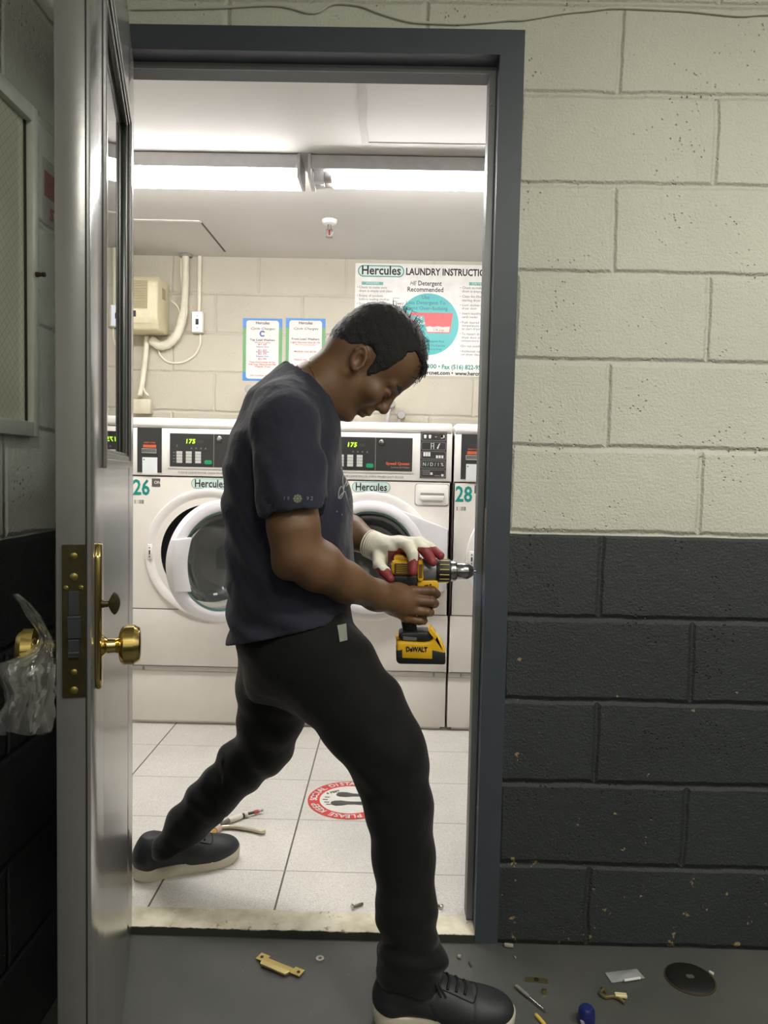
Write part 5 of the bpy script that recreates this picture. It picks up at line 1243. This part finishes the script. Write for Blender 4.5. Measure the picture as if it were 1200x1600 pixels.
trousers, PV, PF = child(Q, 'trousers', .004, (-.72, -.40, .02), (.28, .36, .95), PANTS)
pb = BVHTree.FromPolygons([tuple(v) for v in PV.tolist()], PF.tolist())
# ------------------------------------------------------------------ shoes
SHOE = mat('black_shoe_leather', (38, 40, 44), .55, bump=.12, bscale=180); SOLE = mat('cream_rubber_sole', (206, 198, 178), .6, bump=.1); LACE = mat('black_lace', (16, 16, 18), .8)
def shoe(heel, toe, label, sx=1):
    heel, toe = Vector(heel), Vector(toe); d = toe-heel; L = d.length; a = math.atan2(d.y, d.x)
    Mx = Matrix.Translation(heel) @ Matrix.Rotation(a, 4, 'Z'); Rm = np.array(Mx.to_3x3()); o_ = np.array(heel)
    k = L/.295
    outl = [(0, -.0), (.006, -.022), (.025, -.034), (.06, -.036), (.11, -.035), (.16, -.040), (.20, -.046), (.235, -.046), (.265, -.038), (.285, -.022), (.294, 0), (.290, .018), (.275, .034), (.25, .044), (.21, .047), (.16, .042), (.11, .036), (.06, .036), (.025, .034), (.006, .022)]
    outl = [(x*k, y*k*sx) for x, y in outl]; pts = [(p.x, p.y) for p in bez([(x, y, 0) for x, y in outl]+[(outl[0][0], outl[0][1], 0)], 4)[:-1]]
    S = Sculpt(); T_ = lambda x, y, z: o_+Rm@np.array([x*k, y*k*sx, z*k])
    S.chain([(T_(.045, 0, .060), .038), (T_(.10, 0, .062), .037), (T_(.15, .0, .052), .036), (T_(.20, 0, .040), .036)], .01, .03)
    S.ell(T_(.235, .001, .036), (.052*k, .041*k, .030*k), Rm.T, .03)
    S.chain([(T_(.040, 0, .050), .036), (T_(.050, 0, .088), .034)], .03)
    S.ell(T_(.205, .001, .034), (.075*k, .043*k, .030*k), Rm.T, .03)
    def post(P, D):
        q = (P-V3(o_))@V3(Rm); z = q[..., 2]; x = q[..., 0]
        d = np.maximum(D, .022-z); d = smax(d, z-(.118-.18*np.clip(x-.06, 0, 1)), .006)
        cap = .0016*np.exp(-((x-.205*k-.0*z)/.0022)**2); quarter = .0018*np.exp(-((x-.125*k+(z-.05)*.5)/.0022)**2)*(z < .07)
        return d+cap+quarter
    S.post = post; S.margin = .006
    up, UV_, UF_ = child(S, 'shoe', .0026, (min(heel.x, toe.x)-.08, min(heel.y, toe.y)-.08, heel.z), (max(heel.x, toe.x)+.08, max(heel.y, toe.y)+.08, heel.z+.15), SHOE)
    m = MB(); mm = MB()
    t = bmesh.new(); rows = []
    for z, s_, in ((.0, .965), (.004, .99), (.018, 1.0), (.026, 1.0), (.031, .985), (.032, .93)):
        row = []
        for x, y in pts:
            cx, cy = .147*k, 0; zz = z*k; toe_up = .010*max(0, (x/k-.22)/.075)**2; heel_up = .004*max(0, (.05-x/k)/.05)**2
            row.append(t.verts.new((cx+(x-cx)*s_, cy+(y-cy)*s_, zz+(toe_up if z > .01 else toe_up*.8)+(heel_up if z < .01 else .006*max(0, (.08-x/k)/.08)))))
        rows.append(row)
    n = len(pts)
    for r0, r1 in zip(rows, rows[1:]):
        for i in range(n): t.faces.new((r0[i], r0[(i+1) % n], r1[(i+1) % n], r1[i]))
    t.faces.new(rows[0][::-1]); t.faces.new(rows[-1]); bmesh.ops.recalc_face_normals(t, faces=t.faces)
    m.add(t, Mx); m.build('sole', SOLE, up, angle=50)
    ub = BVHTree.FromPolygons([tuple(v) for v in UV_.tolist()], UF_.tolist())
    def on_top(x, y, lift=.0015):
        p = T_(x, y, .2); h_ = ub.ray_cast(Vector(p), Vector((0, 0, -1)))
        return (h_[0]+h_[1]*lift) if h_[0] is not None else Vector(T_(x, y, .08))
    for i in range(5):
        x = .128+.0175*i; wd = .026-.0012*i; m = MB()
        m.tube(bez([on_top(x-.005+.009*abs(q)/wd*(-.6), q) for q in (-wd, -wd*.6, -wd*.2, wd*.2, wd*.6, wd)], 3), .0030, 6); m.build('lace', LACE, up)
    m = MB(); q0 = on_top(.118, 0, .006)
    for s_ in (-1, 1):
        m.tube(bez([q0, Vector(T_(.122, s_*.020, 0))*Vector((1, 1, 0))+Vector((0, 0, q0.z+.010)), on_top(.138, s_*.034, .010), on_top(.132, s_*.026, .004), q0], 5), .0024, 6)
        m.tube(bez([q0, on_top(.132, s_*.018, .004), on_top(.150, s_*.034, .003)], 5), .0022, 6)
    m.build('lace_bow', LACE, up)
    m = MB()
    for s_ in (-1, 1): m.tube(bez([on_top(x, s_*(.024+.006*(x-.12)/.09), .0004) for x in (.112, .13, .15, .17, .19, .205)]+[on_top(.212, s_*.016, .0004), on_top(.214, 0, .0004)], 3), .0014, 5)
    m.build('eyelet_edge', LACE, up)
    continue_ = 0
    up['label'] = label
    return up
shoe(np.array([W(581, 1598, -.262)[0], -.262, .0005]), np.array([W(806, 1600, -.276)[0], -.276, .0005]), 'black lace-up shoe with a cream sole planted on the hall floor')
hl = FL(205, 1383, FLOOR2); tl = FL(374, 1341, FLOOR2)
shoe((hl[0]-.008, hl[1]+.028, FLOOR2+.0005), (tl[0], tl[1]+.012, FLOOR2+.0005), 'black lace-up shoe with a cream sole stepping back on the tiles')
# ------------------------------------------------------------------ knitted glove with dipped red fingers
G = Sculpt()
def gl(x, y, Y): return Wp(x, y, Y)
G.chain([(gl(580, 850, .120), .034), (gl(590, 855, .108), .034), (gl(606, 860, .090), .034), (gl(622, 856, .075), .030)], .012, .012)
G.ell(gl(622, 855, .068), (.040, .040, .022), None, .015)
FING = []
def finger(pts, rr, k=.006):
    for (a, ra), (b, rb) in zip(list(zip(pts, rr)), list(zip(pts, rr))[1:]): G.cone(gl(*a), gl(*b), ra, rb, k); FING.append((gl(*a), gl(*b)))
finger([(592, 868, .075), (593, 884, .030), (600, 893, .000), (609, 904, -.014)], [.019, .0155, .0135, .011])      # thumb
finger([(622, 850, .050), (637, 853, .014), (646, 868, -.012), (645, 893, -.020)], [.0165, .0150, .0135, .0112])     # index
finger([(634, 848, .065), (650, 850, .030), (664, 860, .006), (676, 878, -.010)], [.0160, .0145, .0130, .0110])    # middle
finger([(640, 848, .085), (656, 848, .055), (672, 856, .034), (688, 868, .012)], [.0155, .014, .0125, .0108])      # ring
finger([(642, 852, .105), (660, 856, .085), (674, 862, .064), (686, 866, .052)], [.014, .0125, .0115, .010])      # little
G.post = lambda P, D: D+.0010*wob(P, 90, 31); G.margin = .004
KNIT = mat('white_knit', (226, 222, 206), .9, bump=.5, bscale=520, bdist=.002); DIP = mat('maroon_rubber_dip', (138, 52, 58), .5, bump=.2, bscale=300)
glove, GV, GF = child(G, 'work_glove', .0022, (-.10, -.08, .84), (.20, .20, 1.04), KNIT)
glove.data.materials.append(DIP)
cen = GV[GF].mean(1)
def px_of(v):
    q = v-CAM; zc = q@CF; return 600+FPX*(q@CR)/zc, 800-FPX*(q@CU)/zc
gx, gy = px_of(cen); nz = np.cross(GV[GF[:, 2]]-GV[GF[:, 0]], GV[GF[:, 3]]-GV[GF[:, 1]]); nz /= np.linalg.norm(nz, axis=1)[:, None]+1e-12
wv = .003*np.sin(cen[:, 0]*300)
tipz = [gl(593, 889, .01), gl(646, 875, 0), gl(656, 855, .02), gl(662, 852, .045), gl(664, 858, .08)]
red = np.zeros(len(cen), bool)
red |= (cen[:, 0] < gl(622, 880, 0)[0]) & (cen[:, 2]+wv < gl(600, 889, .0)[2]) & (cen[:, 1] < .05)           # thumb end
red |= (cen[:, 0] > gl(632, 880, 0)[0]) & (cen[:, 2]+wv < gl(645, 874, -.012)[2]) & (cen[:, 1] < .02)          # index end
red |= (cen[:, 0]+wv > gl(654, 860, .02)[0]) & (cen[:, 2] < gl(655, 853, .03)[2]-(0))                         # other finger ends
red |= (nz[:, 2] < -.45) & (cen[:, 0] > gl(606, 870, .06)[0])                                               # palm side
glove.data.polygons.foreach_set('material_index', red.astype(np.int32)); glove.data.update()
m = MB()
for i in range(4):
    c = gl(577+3.2*i, 849+1.4*i, .1225-.004*i); ax_ = Vector(gl(606, 860, .09)-gl(580, 850, .12)).normalized(); q1 = ax_.orthogonal().normalized(); q2 = ax_.cross(q1)
    m.tube([Vector(c)+(q1*math.cos(a)+q2*math.sin(a))*.0345 for a in np.linspace(0, 2*PI, 28)[:-1]], .0020, 6, closed=True)
m.build('knit_cuff', KNIT, glove)
# necklace: a thin chain lying on the neck
bb = BVHTree.FromPolygons([tuple(v) for v in BV.tolist()], BF.tolist())
def loop_on_body(pb_, pf_, half, n=60):
    out = []; mid = (pb_+pf_)/2; ax_ = pf_-pb_
    for k in range(n):
        a = 2*PI*k/n; p = Vector(mid+ax_*.5*math.cos(a)+np.array([0, half*math.sin(a), 0]))
        h_ = bb.find_nearest(p); out.append(h_[0]+h_[1]*.0012)
    return out
m = MB(); m.tube(loop_on_body(Wp(479, 556, .012), Wp(524, 652, .012), .075), .0010, 5, closed=True); m.build('necklace', mat('thin_gold', (196, 170, 120), .3, metal=.9), man)
# white paper edge in the trouser pocket
m = MB(); a = [W(*p) for p in ((527, 977, -.185), (541, 974, -.185), (543, 1000, -.185), (531, 1003, -.185))]
for k in range(4):
    pass
t = bmesh.new(); N = 6; g_ = []
for i in range(N+1):
    r_ = []
    for j in range(N+1):
        u, v = i/N, j/N; p = Vector(a[0]).lerp(Vector(a[1]), u).lerp(Vector(a[3]).lerp(Vector(a[2]), u), v)
        d_ = (p-Vector(CAM)).normalized(); h_ = pb.ray_cast(Vector(CAM), d_); hs_ = sbvh.ray_cast(Vector(CAM), d_)
        if h_[0] is not None: p = h_[0]
        p = p-d_*(.002+.002*math.sin(7*u+2*v)); r_.append(t.verts.new(p))
    g_.append(r_)
for i in range(N):
    for j in range(N): t.faces.new((g_[i][j], g_[i+1][j], g_[i+1][j+1], g_[i][j+1]))
ex = bmesh.ops.solidify(t, geom=list(t.faces), thickness=.0015); m.add(t)
solo('folded_paper', m, mat('pocket_paper', (186, 190, 180), .7), 'pale folded paper sticking out of the man\'s trouser pocket', 'paper', tuple(a[0]))

# ------------------------------------------------------------------ the cordless drill
YEL = mat('drill_yellow', (226, 176, 28), .42, bump=.06, bscale=300); DBK = mat('drill_black', (26, 27, 29), .5, bump=.15, bscale=400); DGY = mat('drill_grey', (120, 122, 126), .4, metal=.3)
CHK = mat('chuck_steel', (168, 168, 170), .24, metal=1.0)
DY = .034       # the middle plane of the drill
def dp(x, y): p = W(x, y, DY); return p[0], p[2]
def dxz(*pts): return [dp(x, y) for x, y in pts]
DR = thing('cordless_drill', 'yellow and black cordless drill held against the door jamb', 'drill', tuple(W(656, 1034, DY)))
def px_m(v): return v/ (FPX/1.79)
axz = dp(660, 891)[1]
def lx(profile, m):   # lathe along X about the drill axis: (px x, radius m)
    m.lathe([(r, dp(x, 891)[0]) for x, r in profile], (0, DY, axz), 'X', 36); return m
def lat_x(profile):
    m = MB(); m.lathe([(r, h) for h, r in [(dp(x, 891)[0], r) for x, r in profile]], (0, DY, axz), 'X', 36); return m
lat_x([(610, .010), (611.5, .024), (615, .0285), (650, .0295), (652, .0285)]).build('motor_housing', DBK, DR)
# yellow shell over the upper rear, with its vent label field
m = MB(); m.prism(dxz((611, 880), (613, 875), (618, 873), (652, 873), (652, 897), (611, 897)), DY-.0325, DY+.0325, 'XZ', .010, 3); sh = m.build('yellow_shell', YEL, DR)
m = MB(); m.prism(dxz((615, 869), (618, 866), (630, 866.5), (634, 870), (650, 871), (650, 876), (615, 876)), DY-.014, DY+.014, 'XZ', .004, 2); m.build('top_ridge', YEL, sh)
m = MB(); m.prism(rrect(dp(616, 886)[0], dp(646, 886)[0], dp(631, 894.5)[1], dp(631, 878)[1], .003), DY-.0332, DY-.030, 'XZ'); lb = m.build('vent_label', mat('vent_dark', (58, 52, 30), .5), sh)
m = MB()
for i in range(5): m.bx(dp(619, 886)[0], dp(643, 886)[0], DY-.0338, DY-.032, dp(631, 880.6+2.9*i)[1]-.0006, dp(631, 880.6+2.9*i)[1]+.0006)
m.build('vent_lines', YEL, lb)
m = MB(); m.prism(dxz((611, 896), (652, 896), (652, 911), (646, 916), (612, 912)), DY-.031, DY+.031, 'XZ', .006, 3); m.build('rear_grip_panel', DBK, DR)
m = MB(); m.prism(dxz((651, 872), (661, 872), (661, 906), (651, 906)), DY-.0335, DY+.0335, 'XZ', .007, 2); cl = m.build('yellow_collar', YEL, DR)
m = MB(); m.prism(dxz((654, 879), (659, 879), (659, 900), (654, 900)), DY-.0342, DY-.032, 'XZ', .0005, 1); m.build('collar_inset', mat('inset_brown', (110, 84, 26), .5), cl)
lat_x([(660, .0285), (664, .0290), (676, .0270), (682, .0255)]).build('gear_housing', DGY, DR)
lat_x([(681, .0270), (683, .0285), (702, .0280), (704, .0265)]).build('clutch_ring', DBK, DR)
m = MB()
for k in range(14):
    a = 2*PI*k/14+.22; m.box((dp(693.5, 891)[0], DY+.0283*math.cos(a), axz+.0283*math.sin(a)), (px_m(15), .0022, .0030), .0006, 1, Matrix.Rotation(a, 4, 'X') if False else Matrix.Rotation(a, 4, 'X'))
m.build('torque_marks', mat('mark_yellow', (186, 164, 78), .5), DR)
lat_x([(703, .0235), (704, .0252), (711, .0250), (712.5, .0235), (713.5, .0215)]).build('chuck_collar', CHK, DR)
ck = lat_x([(713, .0195), (714, .0205), (730, .0200), (731.5, .0188), (737.5, .0125), (739, .0105), (739.5, .006)]).build('chuck_nose', CHK, DR)
m = MB()
for k in range(3):
    a = k*2*PI/3+.4; m.box((dp(737.5, 891)[0], DY+.0065*math.cos(a), axz+.0065*math.sin(a)), (.009, .004, .004), .0008, 1)
m.build('chuck_jaws', STEEL, ck)
m = MB(); q0, q1 = dp(736, 891), dp(743.2, 891); m.tube([(q0[0], DY, axz), (q1[0], DY, axz)], .0032, 8); m.build('driver_bit', STEEL, DR)
m = MB(); m.prism(dxz((651, 905), (683, 905), (685, 913), (683, 922), (674, 922), (668, 918), (652, 921)), DY-.021, DY+.021, 'XZ', .004, 2); tg = m.build('trigger_guard', YEL, DR)
m = MB(); m.cyl((dp(672, 911.5)[0], DY-.021, dp(672, 911.5)[1]), .0022, .003, 'Y', 12); m.prism(dxz((662, 912.5), (669, 911.5), (668, 914.5), (663, 914.8)), DY-.022, DY-.019, 'XZ'); m.build('guard_screw', DBK, tg)
m = MB(); m.prism(dxz((628, 906), (652, 908), (654, 925), (651, 950), (650, 975), (653, 986), (630, 987), (627, 972), (624, 950), (623, 925)), DY-.0175, DY+.0175, 'XZ', .008, 3); m.build('grip', DBK, DR)
m = MB(); m.prism(dxz((655, 916), (665, 918), (664, 932), (655, 932)), DY-.008, DY+.008, 'XZ', .003, 2); m.build('trigger', DBK, DR)
m = MB(); m.prism(dxz((622, 988), (627, 984), (655, 983), (672, 983), (679, 989), (677, 995), (668, 999), (630, 998.5), (624, 994)), DY-.030, DY+.030, 'XZ', .006, 3); ft = m.build('handle_foot', DBK, DR)
m = MB(); m.prism(dxz((629, 990), (651, 992), (650, 997), (629, 996)), DY-.0312, DY-.029, 'XZ', .001, 1); m.build('foot_mark', mat('foot_print_grey', (96, 98, 96), .5), ft)
bt = MB(); bt.prism(dxz((619, 1000), (624, 997), (660, 999.5), (672, 998), (677, 990), (670, 981), (672, 980), (680, 990), (691, 1002), (695, 1012), (694, 1020), (619, 1020)), DY-.036, DY+.036, 'XZ', .006, 3); bt = bt.build('battery_shell', YEL, DR)
m = MB(); m.prism(dxz((618, 992), (624, 991), (624, 997), (618, 997)), DY-.018, DY+.018, 'XZ', .002, 2); m.build('release_tab', YEL, bt)
m = MB(); m.prism(dxz((618.5, 1010), (628, 1008), (674, 1008.5), (694.5, 1013), (694.5, 1033), (623, 1032), (619, 1028)), DY-.0368, DY+.0368, 'XZ', .005, 3); m.build('battery_base', DBK, bt)
m = MB(); m.prism(dxz((628, 1008), (674, 1009), (674, 1023.5), (628, 1022)), DY-.0385, DY-.034, 'XZ', .0012, 2); lb = m.build('battery_label', mat('label_yellow', (214, 166, 30), .45), bt)
m = MB(); q = W(651, 1015, DY-.039); m.text('DeWALT', FRONT(q[0], q[2], DY-.0389), .0165, bold=.045, width=px_m(33)); m.build('maker_lettering', BLACKP, lb)
m = MB(); q = W(648, 1025.5, DY-.038); m.text('20V MAX', FRONT(q[0], q[2]-.001, DY-.0378), .0085, bold=.03, width=px_m(22)); m.build('battery_print', mat('battery_gold_print', (150, 130, 60), .5), bt)
# the drill's own little work lamp lights the jamb
sp = bpy.data.lights.new('drill_work_lamp', 'SPOT'); sp.energy = .35; sp.color = (.62, .70, 1); sp.spot_size = 1.5; sp.spot_blend = .8; sp.shadow_soft_size = .006
so = bpy.data.objects.new('drill_work_lamp', sp); C.objects.link(so); q = W(688, 916, DY); so.location = q; so.rotation_euler = Vector((1, 0, .12)).to_track_quat('-Z', 'Y').to_euler()
